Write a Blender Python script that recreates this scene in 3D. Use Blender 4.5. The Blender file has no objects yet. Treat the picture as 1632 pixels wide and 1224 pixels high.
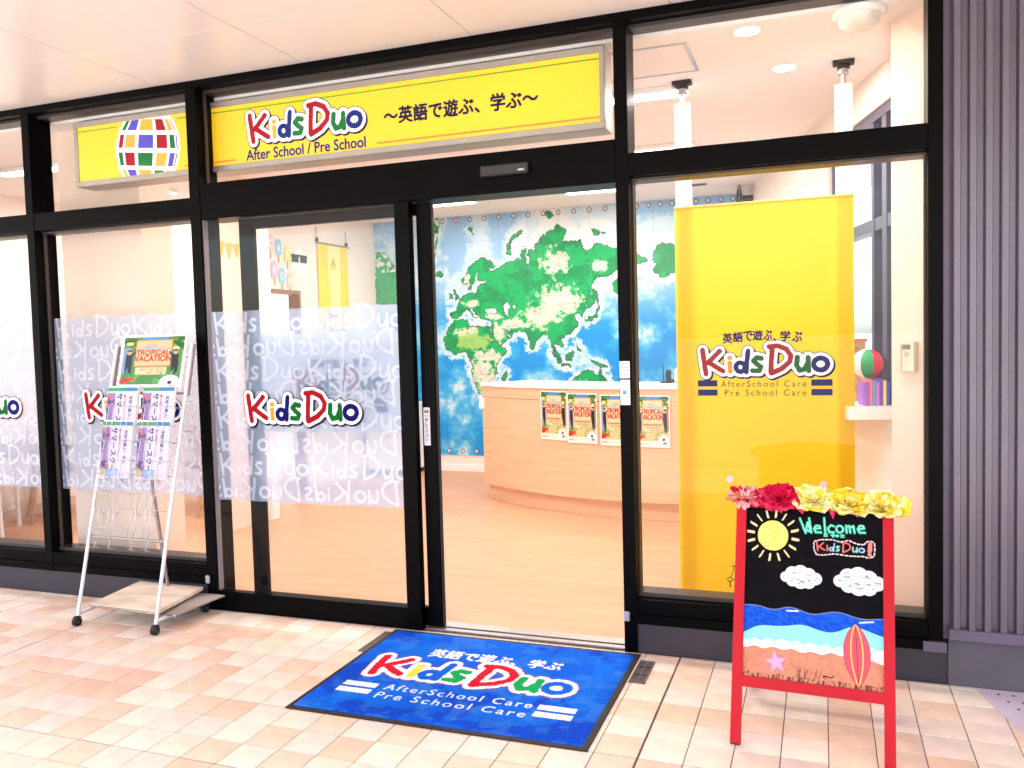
import bpy, bmesh, math, random
import numpy as np
from mathutils import Vector, Matrix
random.seed(7)
np.random.seed(7)
scene = bpy.context.scene
COL = scene.collection

# ------------------------------------------------------------------ camera
cam_data = bpy.data.cameras.new('camera')
cam = bpy.data.objects.new('camera', cam_data)
COL.objects.link(cam)
cam_data.sensor_fit = 'HORIZONTAL'
cam_data.sensor_width = 36.0
cam_data.lens = 36.0 * 1352.0 / 1632.0
cam_data.clip_start = 0.05
cam_data.clip_end = 2000.0
_R = Vector((0.93930918, 0.34202324, -0.02680242))
_U = Vector((0.00705763, 0.05884399, 0.99824224))
_F = Vector((-0.34299921, 0.93784726, -0.05285883))
_m = Matrix.Identity(4)
for i in range(3):
    _m[i][0], _m[i][1], _m[i][2] = _R[i], _U[i], -_F[i]
_m[0][3], _m[1][3], _m[2][3] = 0.83034, -3.64905, 1.405905
cam.matrix_world = _m
scene.camera = cam

# ------------------------------------------------------------------ world, sun, exposure
SUN_EL, SUN_AZ = math.radians(58), math.radians(200)      # azimuth clockwise from +Y: the sun stands behind the camera
world = bpy.data.worlds.new('World')
scene.world = world
world.use_nodes = True
wn = world.node_tree
wn.nodes.clear()
sky = wn.nodes.new('ShaderNodeTexSky')
sky.sky_type = 'NISHITA'
sky.sun_disc = False
sky.sun_elevation = SUN_EL
sky.sun_rotation = SUN_AZ
sky.dust_density = 2.0
bg = wn.nodes.new('ShaderNodeBackground')
bg.inputs[1].default_value = 0.15
wo = wn.nodes.new('ShaderNodeOutputWorld')
wn.links.new(sky.outputs[0], bg.inputs[0])
wn.links.new(bg.outputs[0], wo.inputs[0])
sun_data = bpy.data.lights.new('sun', 'SUN')
sun_data.energy = 4.0
sun_data.angle = math.radians(0.5)
sun_data.color = (1.0, 0.95, 0.88)
sun = bpy.data.objects.new('sun', sun_data)
COL.objects.link(sun)
_d = Vector((math.sin(SUN_AZ) * math.cos(SUN_EL), math.cos(SUN_AZ) * math.cos(SUN_EL), math.sin(SUN_EL)))
sun.rotation_euler = _d.to_track_quat('Z', 'Y').to_euler()
sun.location = (0, -8, 12)
scene.view_settings.view_transform = 'Standard'
scene.view_settings.look = 'None'
scene.view_settings.gamma = 1.0
scene.view_settings.use_curve_mapping = False
scene.view_settings.exposure = 2.15
scene.render.engine = 'CYCLES'
scene.cycles.max_bounces = 8
scene.cycles.diffuse_bounces = 4
scene.cycles.glossy_bounces = 3
scene.cycles.transparent_max_bounces = 24
scene.cycles.sample_clamp_indirect = 6.0

LAMP_POWER = 4.8

# ------------------------------------------------------------------ helpers
def lin(c):
    return tuple(((v / 255.0) / 12.92) if v <= 10.31 else (((v / 255.0) + 0.055) / 1.055) ** 2.4 for v in c)

MATS = {}
def mat(name, rgb, rough=0.6, metal=0.0, var=0.06, scale=8.0, bump=0.0, bscale=60.0, spec=0.5, emit=0.0, coat=0.0, stretch=None):
    """Principled material whose base colour (sRGB 0-255) is broken up by object-space noise."""
    if name in MATS:
        return MATS[name]
    m = bpy.data.materials.new(name)
    m.use_nodes = True
    nt = m.node_tree
    b = nt.nodes['Principled BSDF']
    c = lin(rgb)
    tc = nt.nodes.new('ShaderNodeTexCoord')
    mp = nt.nodes.new('ShaderNodeMapping')
    nt.links.new(tc.outputs['Object'], mp.inputs[0])
    if stretch:
        mp.inputs['Scale'].default_value = stretch
    no = nt.nodes.new('ShaderNodeTexNoise')
    no.inputs['Scale'].default_value = scale
    no.inputs['Detail'].default_value = 5
    nt.links.new(mp.outputs[0], no.inputs['Vector'])
    rp = nt.nodes.new('ShaderNodeValToRGB')
    rp.color_ramp.elements[0].position = 0.3
    rp.color_ramp.elements[1].position = 0.7
    rp.color_ramp.elements[0].color = tuple(max(0, v * (1 - var)) for v in c) + (1,)
    rp.color_ramp.elements[1].color = tuple(min(1, v * (1 + var)) for v in c) + (1,)
    nt.links.new(no.outputs['Fac'], rp.inputs[0])
    nt.links.new(rp.outputs[0], b.inputs['Base Color'])
    b.inputs['Roughness'].default_value = rough
    b.inputs['Metallic'].default_value = metal
    b.inputs['Specular IOR Level'].default_value = spec
    if coat:
        b.inputs['Coat Weight'].default_value = coat
    if emit:
        nt.links.new(rp.outputs[0], b.inputs['Emission Color'])
        b.inputs['Emission Strength'].default_value = emit
    if bump:
        n2 = nt.nodes.new('ShaderNodeTexNoise')
        n2.inputs['Scale'].default_value = bscale
        n2.inputs['Detail'].default_value = 4
        nt.links.new(mp.outputs[0], n2.inputs['Vector'])
        bp = nt.nodes.new('ShaderNodeBump')
        bp.inputs['Strength'].default_value = bump
        bp.inputs['Distance'].default_value = 0.01
        nt.links.new(n2.outputs['Fac'], bp.inputs['Height'])
        nt.links.new(bp.outputs[0], b.inputs['Normal'])
    MATS[name] = m
    return m

def mat_print(name, rough=0.5, emit=0.0, spec=0.4, bump=0.0):
    """Printed surface: ink colours come from the mesh's 'ink' attribute, with a little paper noise."""
    if name in MATS:
        return MATS[name]
    m = bpy.data.materials.new(name)
    m.use_nodes = True
    nt = m.node_tree
    b = nt.nodes['Principled BSDF']
    at = nt.nodes.new('ShaderNodeVertexColor')
    at.layer_name = 'ink'
    no = nt.nodes.new('ShaderNodeTexNoise')
    no.inputs['Scale'].default_value = 220
    tc = nt.nodes.new('ShaderNodeTexCoord')
    nt.links.new(tc.outputs['Object'], no.inputs['Vector'])
    mx = nt.nodes.new('ShaderNodeMix')
    mx.data_type = 'RGBA'
    mx.blend_type = 'MULTIPLY'
    mx.inputs['Factor'].default_value = 0.12
    nt.links.new(at.outputs['Color'], mx.inputs['A'])
    nt.links.new(no.outputs['Color'], mx.inputs['B'])
    nt.links.new(mx.outputs['Result'], b.inputs['Base Color'])
    b.inputs['Roughness'].default_value = rough
    b.inputs['Specular IOR Level'].default_value = spec
    if emit:
        nt.links.new(mx.outputs['Result'], b.inputs['Emission Color'])
        b.inputs['Emission Strength'].default_value = emit
    if bump:
        bp = nt.nodes.new('ShaderNodeBump')
        bp.inputs['Strength'].default_value = bump
        bp.inputs['Distance'].default_value = 0.004
        nt.links.new(no.outputs['Fac'], bp.inputs['Height'])
        nt.links.new(bp.outputs[0], b.inputs['Normal'])
    MATS[name] = m
    return m

def mat_glass():
    if 'window_glass' in MATS:
        return MATS['window_glass']
    m = bpy.data.materials.new('window_glass')
    m.use_nodes = True
    nt = m.node_tree
    nt.nodes.clear()
    out = nt.nodes.new('ShaderNodeOutputMaterial')
    tr = nt.nodes.new('ShaderNodeBsdfTransparent')
    tr.inputs[0].default_value = (0.975, 0.985, 0.98, 1)
    gl = nt.nodes.new('ShaderNodeBsdfGlossy')
    gl.inputs['Roughness'].default_value = 0.012
    fr = nt.nodes.new('ShaderNodeFresnel')
    fr.inputs[0].default_value = 1.5
    ge = nt.nodes.new('ShaderNodeNewGeometry')
    inv = nt.nodes.new('ShaderNodeMath')
    inv.operation = 'SUBTRACT'
    inv.inputs[0].default_value = 1.0
    nt.links.new(ge.outputs['Backfacing'], inv.inputs[1])
    mu = nt.nodes.new('ShaderNodeMath')
    mu.operation = 'MULTIPLY'
    nt.links.new(fr.outputs[0], mu.inputs[0])
    nt.links.new(inv.outputs[0], mu.inputs[1])
    cl = nt.nodes.new('ShaderNodeMath')          # reflection scaled down so dark stiles behind the glass stay crisp
    cl.operation = 'MULTIPLY'
    cl.inputs[1].default_value = 0.55
    nt.links.new(mu.outputs[0], cl.inputs[0])
    mx = nt.nodes.new('ShaderNodeMixShader')
    nt.links.new(cl.outputs[0], mx.inputs[0])
    nt.links.new(tr.outputs[0], mx.inputs[1])
    nt.links.new(gl.outputs[0], mx.inputs[2])
    nt.links.new(mx.outputs[0], out.inputs[0])
    MATS['window_glass'] = m
    return m

def mat_film(name, rgb, clear):
    """Thin translucent window film: a share of the light goes straight through, the rest is scattered to both sides."""
    if name in MATS:
        return MATS[name]
    m = bpy.data.materials.new(name)
    m.use_nodes = True
    nt = m.node_tree
    nt.nodes.clear()
    c = lin(rgb) + (1,)
    out = nt.nodes.new('ShaderNodeOutputMaterial')
    tr = nt.nodes.new('ShaderNodeBsdfTransparent')
    di = nt.nodes.new('ShaderNodeBsdfDiffuse')
    tl = nt.nodes.new('ShaderNodeBsdfTranslucent')
    no = nt.nodes.new('ShaderNodeTexNoise')
    no.inputs['Scale'].default_value = 3.0
    rp = nt.nodes.new('ShaderNodeValToRGB')
    rp.color_ramp.elements[0].color = tuple(v * 0.95 for v in c[:3]) + (1,)
    rp.color_ramp.elements[1].color = c
    nt.links.new(no.outputs['Fac'], rp.inputs[0])
    nt.links.new(rp.outputs[0], di.inputs[0])
    nt.links.new(rp.outputs[0], tl.inputs[0])
    m1 = nt.nodes.new('ShaderNodeMixShader')
    m1.inputs[0].default_value = 0.5
    nt.links.new(di.outputs[0], m1.inputs[1])
    nt.links.new(tl.outputs[0], m1.inputs[2])
    m2 = nt.nodes.new('ShaderNodeMixShader')
    m2.inputs[0].default_value = 1 - clear
    nt.links.new(tr.outputs[0], m2.inputs[1])
    nt.links.new(m1.outputs[0], m2.inputs[2])
    nt.links.new(m2.outputs[0], out.inputs[0])
    MATS[name] = m
    return m

ORG = {}
def org(o):
    return ORG.get(o.name, Vector((0, 0, 0))) if o else Vector((0, 0, 0))

def tag(o, label=None, cat=None, group=None, kind=None):
    if label: o['label'] = label
    if cat: o['category'] = cat
    if group: o['group'] = group
    if kind: o['kind'] = kind
    return o

def thing(name, loc, label, cat, group=None):
    o = bpy.data.objects.new(name, None)
    o.empty_display_size = 0.05
    COL.objects.link(o)
    o.location = loc
    ORG[o.name] = Vector(loc)
    return tag(o, label, cat, group)

class Frame:
    """A flat drawing plane in the world: origin o, axes u (right) and v (up), normal n towards the viewer."""
    def __init__(s, o, u, v):
        s.o = Vector(o); s.u = Vector(u).normalized(); s.v = Vector(v).normalized(); s.n = s.u.cross(s.v)
    def p(s, a, b, c=0.0):
        return s.o + s.u * a + s.v * b + s.n * c

class MB:
    def __init__(s):
        s.v = []; s.f = []; s.mi = []; s.sm = []
    def add(s, vs, fs, m=0, smooth=False):
        k = len(s.v)
        s.v += [Vector(p) for p in vs]
        for f in fs:
            s.f.append(tuple(i + k for i in f)); s.mi.append(m); s.sm.append(smooth)
        return s
    def box(s, x0, x1, y0, y1, z0, z1, m=0):
        vs = [(x, y, z) for z in (z0, z1) for y in (y0, y1) for x in (x0, x1)]
        return s.add(vs, [(0, 2, 3, 1), (4, 5, 7, 6), (0, 1, 5, 4), (2, 6, 7, 3), (0, 4, 6, 2), (1, 3, 7, 5)], m)
    def bbox(s, x0, x1, y0, y1, z0, z1, b=0.003, m=0):
        """box with chamfered edges along all directions (convex hull of 24 points)"""
        bm = bmesh.new()
        bmesh.ops.create_cube(bm, size=1)
        for v in bm.verts:
            v.co = Vector(((x0 + x1) / 2 + v.co.x * (x1 - x0), (y0 + y1) / 2 + v.co.y * (y1 - y0), (z0 + z1) / 2 + v.co.z * (z1 - z0)))
        bmesh.ops.bevel(bm, geom=bm.edges[:], offset=b, segments=1, affect='EDGES')
        bm.verts.index_update()
        s.add([v.co.copy() for v in bm.verts], [[v.index for v in f.verts] for f in bm.faces], m)
        bm.free()
        return s
    def fbox(s, fr, a0, a1, b0, b1, c0, c1, m=0):
        vs = [fr.p(a, b, c) for c in (c0, c1) for b in (b0, b1) for a in (a0, a1)]
        return s.add(vs, [(0, 2, 3, 1), (4, 5, 7, 6), (0, 1, 5, 4), (2, 6, 7, 3), (0, 4, 6, 2), (1, 3, 7, 5)], m)
    def tube(s, pts, r, n=8, m=0, cap=True):
        pts = [Vector(p) for p in pts]
        rr = r if isinstance(r, (list, tuple)) else [r] * len(pts)
        rings = []
        up = None
        for i, p in enumerate(pts):
            t = (pts[min(i + 1, len(pts) - 1)] - pts[max(i - 1, 0)]).normalized()
            if up is None:
                up = Vector((0, 0, 1)) if abs(t.z) < 0.9 else Vector((1, 0, 0))
            a = t.cross(up).normalized()
            up = a.cross(t).normalized()
            rings.append([p + (a * math.cos(2 * math.pi * k / n) + up * math.sin(2 * math.pi * k / n)) * rr[i] for k in range(n)])
        vs = [q for ring in rings for q in ring]
        fs = []
        for i in range(len(pts) - 1):
            for k in range(n):
                fs.append((i * n + k, i * n + (k + 1) % n, (i + 1) * n + (k + 1) % n, (i + 1) * n + k))
        s.add(vs, fs, m, True)
        if cap:
            s.add(rings[0], [tuple(range(n))], m)
            s.add(rings[-1], [tuple(reversed(range(n)))], m)
        return s
    def cyl(s, c, r, h, axis='z', n=24, m=0, r2=None):
        c = Vector(c)
        ax = {'x': Vector((1, 0, 0)), 'y': Vector((0, 1, 0)), 'z': Vector((0, 0, 1))}[axis]
        a = Vector((0, 1, 0)) if axis == 'x' else Vector((1, 0, 0))
        b = ax.cross(a)
        r2 = r if r2 is None else r2
        v0 = [c + (a * math.cos(2 * math.pi * k / n) + b * math.sin(2 * math.pi * k / n)) * r for k in range(n)]
        v1 = [c + ax * h + (a * math.cos(2 * math.pi * k / n) + b * math.sin(2 * math.pi * k / n)) * r2 for k in range(n)]
        s.add(v0 + v1, [(k, (k + 1) % n, n + (k + 1) % n, n + k) for k in range(n)], m, True)
        s.add(v0, [tuple(reversed(range(n)))], m)
        s.add(v1, [tuple(range(n))], m)
        return s
    def lathe(s, c, prof, n=24, m=0, smooth=True):
        c = Vector(c)
        vs = []
        for r, z in prof:
            vs += [c + Vector((r * math.cos(2 * math.pi * k / n), r * math.sin(2 * math.pi * k / n), z)) for k in range(n)]
        fs = [(i * n + k, i * n + (k + 1) % n, (i + 1) * n + (k + 1) % n, (i + 1) * n + k) for i in range(len(prof) - 1) for k in range(n)]
        return s.add(vs, fs, m, smooth)
    def flat(s, fr, v2, f2, c, m=0):
        return s.add([fr.p(a, b, c) for a, b in v2], f2, m)
    def build(s, name, mats, parent=None):
        if not isinstance(mats, (list, tuple)):
            mats = [mats]
        me = bpy.data.meshes.new(name)
        o0 = org(parent)
        me.from_pydata([tuple(p - o0) for p in s.v], [], s.f)
        for mm in mats:
            me.materials.append(mm)
        me.polygons.foreach_set('material_index', s.mi)
        me.polygons.foreach_set('use_smooth', s.sm)
        me.update()
        o = bpy.data.objects.new(name, me)
        COL.objects.link(o)
        if parent:
            o.parent = parent
        ORG[o.name] = o0
        return o

def local_obj(name, mb, mats, loc, rot=(0, 0, 0)):
    """top-level mesh object whose vertices are local to loc"""
    o = mb.build(name, mats)
    o.location = loc
    o.rotation_euler = rot
    ORG[o.name] = Vector(loc)
    return o

# ---- flat artwork -------------------------------------------------
def seg_dist(X, Y, pts):
    d = np.full(X.shape, 1e9)
    for (ax, ay), (bx, by) in zip(pts[:-1], pts[1:]):
        vx, vy = bx - ax, by - ay
        L = vx * vx + vy * vy + 1e-12
        t = np.clip(((X - ax) * vx + (Y - ay) * vy) / L, 0, 1)
        d = np.minimum(d, np.hypot(X - ax - t * vx, Y - ay - t * vy))
    return d

def poly_sd(X, Y, pts):
    d = seg_dist(X, Y, list(pts) + [pts[0]])
    ins = np.zeros(X.shape, bool)
    n = len(pts)
    for i in range(n):
        x0, y0 = pts[i]; x1, y1 = pts[(i + 1) % n]
        if y0 == y1: continue
        c = ((y0 > Y) != (y1 > Y)) & (X < (x1 - x0) * (Y - y0) / (y1 - y0) + x0)
        ins ^= c
    return np.where(ins, -d, d)

def vnoise(X, Y, s, seed=0):
    """smooth value noise in 0..1"""
    r = np.random.RandomState(seed)
    T = r.rand(64, 64)
    x, y = X * s, Y * s
    xi, yi = np.floor(x).astype(int), np.floor(y).astype(int)
    fx, fy = x - xi, y - yi
    fx = fx * fx * (3 - 2 * fx); fy = fy * fy * (3 - 2 * fy)
    g = lambda a, b: T[a % 64, b % 64]
    return (g(xi, yi) * (1 - fx) + g(xi + 1, yi) * fx) * (1 - fy) + (g(xi, yi + 1) * (1 - fx) + g(xi + 1, yi + 1) * fx) * fy

def fbm(X, Y, s, seed=0, o=4):
    a, t, w = 0, 0.0, 0.0
    for k in range(o):
        t = t + vnoise(X, Y, s * 2 ** k, seed + k) * 0.5 ** k
        w += 0.5 ** k
    return t / w

def ell(cx, cy, rx, ry, n=24, a0=0.0, a1=2 * math.pi):
    return [(cx + rx * math.cos(a0 + (a1 - a0) * k / n), cy + ry * math.sin(a0 + (a1 - a0) * k / n)) for k in range(n + 1)]

def sdf_mesh(fn, x0, x1, y0, y1, h):
    """area where fn(X,Y) < 0 as flat faces (marching squares, runs of full cells merged)"""
    nx, ny = max(2, int(math.ceil((x1 - x0) / h))), max(2, int(math.ceil((y1 - y0) / h)))
    xs, ys = np.linspace(x0, x1, nx + 1), np.linspace(y0, y1, ny + 1)
    X, Y = np.meshgrid(xs, ys)
    D = fn(X, Y)
    V, Fc = [], []
    for j in range(ny):
        i = 0
        while i < nx:
            c = (D[j, i], D[j, i + 1], D[j + 1, i + 1], D[j + 1, i])
            neg = sum(1 for q in c if q < 0)
            if neg == 0:
                i += 1; continue
            if neg == 4:
                k = i
                while k + 1 < nx and D[j, k + 2] < 0 and D[j + 1, k + 2] < 0: k += 1
                b = len(V)
                V += [(xs[i], ys[j]), (xs[k + 1], ys[j]), (xs[k + 1], ys[j + 1]), (xs[i], ys[j + 1])]
                Fc.append((b, b + 1, b + 2, b + 3))
                i = k + 1; continue
            P = [(xs[i], ys[j]), (xs[i + 1], ys[j]), (xs[i + 1], ys[j + 1]), (xs[i], ys[j + 1])]
            out = []
            for q in range(4):
                a, bb = c[q], c[(q + 1) % 4]
                if a < 0: out.append(P[q])
                if (a < 0) != (bb < 0):
                    t = a / (a - bb)
                    out.append((P[q][0] + t * (P[(q + 1) % 4][0] - P[q][0]), P[q][1] + t * (P[(q + 1) % 4][1] - P[q][1])))
            if len(out) >= 3:
                b = len(V)
                V += out
                Fc.append(tuple(range(b, b + len(out))))
            i += 1
    return V, Fc

def shift(vf, dx, dy, sx=1.0, sy=None):
    sy = sx if sy is None else sy
    return [(a * sx + dx, b * sy + dy) for a, b in vf[0]], vf[1]

_TXT = {}
def text2d(body, bold=0.0, spacing=1.0):
    """outline of a line of type as flat faces, scaled to unit box (width 1 per height)"""
    key = (body, bold, spacing)
    if key in _TXT: return _TXT[key]
    cu = bpy.data.curves.new('type', 'FONT')
    cu.body = body
    cu.resolution_u = 3
    cu.offset = bold
    cu.space_character = spacing
    o = bpy.data.objects.new('type', cu)
    COL.objects.link(o)
    dg = bpy.context.evaluated_depsgraph_get()
    dg.update()
    me = bpy.data.meshes.new_from_object(o.evaluated_get(dg))
    V = [(v.co.x, v.co.y) for v in me.vertices]
    Fc = [tuple(p.vertices) for p in me.polygons]
    bpy.data.objects.remove(o)
    bpy.data.curves.remove(cu)
    bpy.data.meshes.remove(me)
    xs = [a for a, b in V]; ys = [b for a, b in V]
    mx, my, wx, wy = min(xs), min(ys), max(xs) - min(xs), max(ys) - min(ys)
    _TXT[key] = ([((a - mx) / wx, (b - my) / wy) for a, b in V], Fc)
    return _TXT[key]

def fit(vf, x0, x1, y0, y1):
    return [(x0 + a * (x1 - x0), y0 + b * (y1 - y0)) for a, b in vf[0]], vf[1]

def type_line(mb, fr, body, x0, x1, y0, y1, c, m=0, fat=0.0, spacing=1.0):
    """a line of type; fat thickens the strokes with shifted copies, each a hair above the last"""
    vf = text2d(body, 0.0, spacing)
    offs = [(0, 0)] if not fat else [(0, 0), (fat, 0), (-fat, 0), (0, fat), (0, -fat), (fat * .7, fat * .7), (-fat * .7, fat * .7), (fat * .7, -fat * .7), (-fat * .7, -fat * .7)]
    for k, (dx, dy) in enumerate(offs):
        mb.flat(fr, *shift(fit(vf, x0, x1, y0, y1), dx, dy), c + 0.00003 * k, m)

class Ras:
    """numpy canvas that becomes a finely divided printed sheet with an 'ink' colour attribute"""
    def __init__(s, w, h, nx, bg):
        s.w, s.h, s.nx = w, h, nx
        s.ny = int(round(nx * h / w))
        s.X, s.Y = np.meshgrid(np.linspace(0, w, s.nx + 1), np.linspace(0, h, s.ny + 1))
        s.C = np.zeros(s.X.shape + (3,)) + np.array(lin(bg))
        s.e = w / nx
    def paint(s, d, col, op=1.0):
        a = np.clip(0.5 - d / s.e, 0, 1)[..., None] * op
        s.C = s.C * (1 - a) + np.array(lin(col)) * a
    def poly(s, pts, col, op=1.0): s.paint(poly_sd(s.X, s.Y, pts), col, op)
    def ell(s, cx, cy, rx, ry, col, op=1.0):
        s.paint((np.hypot((s.X - cx) / rx, (s.Y - cy) / ry) - 1) * min(rx, ry), col, op)
    def line(s, pts, wd, col, op=1.0): s.paint(seg_dist(s.X, s.Y, pts) - wd / 2, col, op)
    def rect(s, x0, x1, y0, y1, col, op=1.0):
        s.paint(np.maximum(np.abs(s.X - (x0 + x1) / 2) - (x1 - x0) / 2, np.abs(s.Y - (y0 + y1) / 2) - (y1 - y0) / 2), col, op)
    def grid_mesh(s, name, fr, org0, material, z=None, back=None):
        ny, nx = s.X.shape
        Z = np.zeros(s.X.shape) if z is None else z
        o = np.array(fr.o) - np.array(org0)
        P = o + s.X[..., None] * np.array(fr.u) + s.Y[..., None] * np.array(fr.v) + Z[..., None] * np.array(fr.n)
        me = bpy.data.meshes.new(name)
        nv = nx * ny
        nf = (nx - 1) * (ny - 1)
        idx = np.arange(nv).reshape(ny, nx)
        q = np.stack([idx[:-1, :-1], idx[:-1, 1:], idx[1:, 1:], idx[1:, :-1]], -1).reshape(-1)
        me.vertices.add(nv); me.loops.add(nf * 4); me.polygons.add(nf)
        me.vertices.foreach_set('co', P.reshape(-1).astype(np.float32))
        me.loops.foreach_set('vertex_index', q.astype(np.int32))
        me.polygons.foreach_set('loop_start', (np.arange(nf) * 4).astype(np.int32))
        me.polygons.foreach_set('use_smooth', np.ones(nf, bool))
        at = me.color_attributes.new('ink', 'FLOAT_COLOR', 'POINT')
        ca = np.ones((nv, 4), np.float32)
        ca[:, :3] = s.C.reshape(-1, 3)
        at.data.foreach_set('color', ca.reshape(-1))
        me.materials.append(material)
        me.update(calc_edges=True)
        return me
    def build(s, name, fr, material, parent=None, z=None):
        me = s.grid_mesh(name, fr, org(parent), material, z)
        o = bpy.data.objects.new(name, me)
        COL.objects.link(o)
        if parent: o.parent = parent
        ORG[o.name] = org(parent)
        return o

# hand-lettered glyphs: (strokes, colour key); cap height 1
GL = [
    ('K', [[(0.08, 0.97), (0.13, 0.5), (0.2, 0.02)], [(0.74, 0.92), (0.45, 0.62), (0.2, 0.42)], [(0.3, 0.5), (0.6, 0.28), (0.86, 0.12)]], 'red'),
    ('i', [[(1.13, 0.44), (1.14, 0.1)], [(1.12, 0.64), (1.14, 0.64)]], 'amber'),
    ('d', [ell(1.53, 0.27, 0.17, 0.18, 14), [(1.83, 0.9), (1.78, 0.5), (1.75, 0.08)]], 'navy'),
    ('s', [[(2.32, 0.6), (2.15, 0.64), (2.03, 0.52), (2.15, 0.38), (2.31, 0.27), (2.24, 0.12), (2.0, 0.13)]], 'green'),
    ('D', [[(2.74, 1.0), (2.7, 0.5), (2.68, 0.05)], [(2.62, 1.05), (2.95, 1.08), (3.25, 0.95), (3.42, 0.7), (3.38, 0.45), (3.1, 0.2), (2.7, 0.02)]], 'red'),
    ('u', [[(3.66, 0.62), (3.63, 0.32), (3.74, 0.12), (3.92, 0.16), (4.03, 0.4)], [(4.05, 0.62), (4.07, 0.1)]], 'green'),
    ('o', [ell(4.5, 0.35, 0.25, 0.23, 18)], 'navy'),
]
WORD = 4.95
def glyph_d(X, Y, strokes):
    d = np.full(X.shape, 1e9)
    for st in strokes: d = np.minimum(d, seg_dist(X, Y, st))
    return d
def word_d(X, Y):
    d = np.full(X.shape, 1e9)
    for _, st, _c in GL: d = np.minimum(d, glyph_d(X, Y, st))
    return d

_LOGO = {}
def logo_layers(h=0.035):
    if 'l' in _LOGO: return _LOGO['l']
    r = lambda X, Y: 0.02 * (vnoise(X, Y, 9, 3) - 0.5)
    box = (-0.45, 5.2, -0.45, 1.5)
    L = [('ink', sdf_mesh(lambda X, Y: np.minimum(word_d(X, Y) - 0.245, word_d(X - 0.05, Y + 0.05) - 0.235), *box, h)),
         ('white', sdf_mesh(lambda X, Y: word_d(X, Y) - 0.215, *box, h))]
    for _, st, c in GL:
        xs = [p[0] for s_ in st for p in s_]
        wd = 0.095 if c != 'amber' else 0.085
        L.append((c, sdf_mesh(lambda X, Y: glyph_d(X, Y, st) - wd + r(X, Y), min(xs) - 0.2, max(xs) + 0.2, -0.2, 1.3, h * 0.7)))
    _LOGO['l'] = L
    return L

def logo_mats(pre, soft=0.0):
    mixw = lambda c: tuple(v + (255 - v) * soft for v in c)
    k = dict(rough=0.55, spec=0.08)
    return {'ink': mat(pre + '_ink', mixw((12, 3, 36)), **k), 'white': mat(pre + '_white', (246, 240, 244), 0.5, var=0.01),
            'red': mat(pre + '_red', mixw((146, 2, 22)), **k), 'amber': mat(pre + '_amber', mixw((214, 142, 34)), **k),
            'navy': mat(pre + '_navy', mixw((2, 4, 92)), **k), 'green': mat(pre + '_green', mixw((0, 92, 30)), **k)}

def add_logo(mb, fr, x0, x1, y0, c, ms, mi, step=0.0006, sy=1.0):
    """the word mark between x0 and x1 with baseline y0; mi maps colour key to material slot"""
    sc_ = (x1 - x0) / 4.95
    for k, (col, vf) in enumerate(logo_layers()):
        lay = min(k, 2)
        mb.flat(fr, *shift(vf, x0 + 0.05 * sc_, y0, sc_, sc_ * sy), c + step * lay, mi[col])
    return sc_

def facade(x0, z0, y):          # drawing plane facing the street, u = +x, v = +z
    return Frame((x0, y, z0), (1, 0, 0), (0, 0, 1))

# ================================================================== large structure
BLACK = mat('black_anodised_aluminium', (5, 4, 5), 0.34, 0.0, 0.12, 3.0, spec=0.05)
DARKTRIM = mat('dark_bronze_trim', (52, 44, 40), 0.4, 0.0, 0.1, 4.0)
WALL = mat('interior_wall_paint', (236, 225, 217), 0.75, var=0.02, scale=2.0, bump=0.05, bscale=180)
CEIL = mat('interior_ceiling_paint', (240, 232, 230), 0.8, var=0.015, scale=2.0)
WHITE = mat('white_lacquer', (240, 238, 236), 0.45, var=0.02)
STEEL = mat('brushed_steel', (190, 186, 188), 0.35, 0.9, 0.08, 20)
GREY = mat('grey_metal_frame', (168, 160, 152), 0.4, 0.5, 0.06, 10)
GLASS = mat_glass()

# ---- street ground beyond the canopy
g = MB()
g.add([(-300, -300, -0.012), (300, -300, -0.012), (300, 300, -0.012), (-300, 300, -0.012)], [(0, 1, 2, 3)])
street = tag(g.build('street_ground', mat('street_paving', (176, 172, 166), 0.85, var=0.12, scale=0.8, bump=0.2, bscale=20)), 'pale paving of the street outside the canopy', kind='structure')

# ---- tiled pavement
TS = 0.15
TX0, TY0 = 0.2434, -0.4773          # a joint crossing of the grid
GROUT = mat('grey_tile_grout', (104, 92, 92), 0.9, var=0.15, scale=30)
b = MB(); b.box(-6.2, 4.2, -5.4, 0.25, -0.011, -0.0035)
pavement = tag(b.build('pavement', GROUT), 'tiled pavement of square peach and cream tiles', kind='structure')
def tile_mat(name, rgb):
    return mat(name, rgb, 0.52, var=0.11, scale=7.0, bump=0.22, bscale=260, spec=0.35)
TM = [tile_mat('tile_peach', (230, 200, 177)), tile_mat('tile_cream', (232, 213, 194)), tile_mat('tile_pink', (233, 211, 198)),
      tile_mat('tile_apricot', (227, 192, 167)), tile_mat('tile_ivory', (236, 220, 203))]
def tile_mesh(m, w=TS, d=TS, gx=0.0014, gy=0.0014):
    bm = bmesh.new()
    x0, y0 = w / 2 - gx, d / 2 - gy
    ch = 0.0016
    lo = [bm.verts.new((sx * x0, sy * y0, -0.008)) for sx, sy in ((-1, -1), (1, -1), (1, 1), (-1, 1))]
    mi_ = [bm.verts.new((sx * x0, sy * y0, -ch)) for sx, sy in ((-1, -1), (1, -1), (1, 1), (-1, 1))]
    hi = [bm.verts.new((sx * (x0 - ch), sy * (y0 - ch), 0)) for sx, sy in ((-1, -1), (1, -1), (1, 1), (-1, 1))]
    for k in range(4):
        bm.faces.new((lo[k], lo[(k + 1) % 4], mi_[(k + 1) % 4], mi_[k]))
        bm.faces.new((mi_[k], mi_[(k + 1) % 4], hi[(k + 1) % 4], hi[k]))
    bm.faces.new(hi)
    me = bpy.data.meshes.new('tile')
    bm.to_mesh(me); bm.free()
    me.materials.append(m)
    return me
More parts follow.
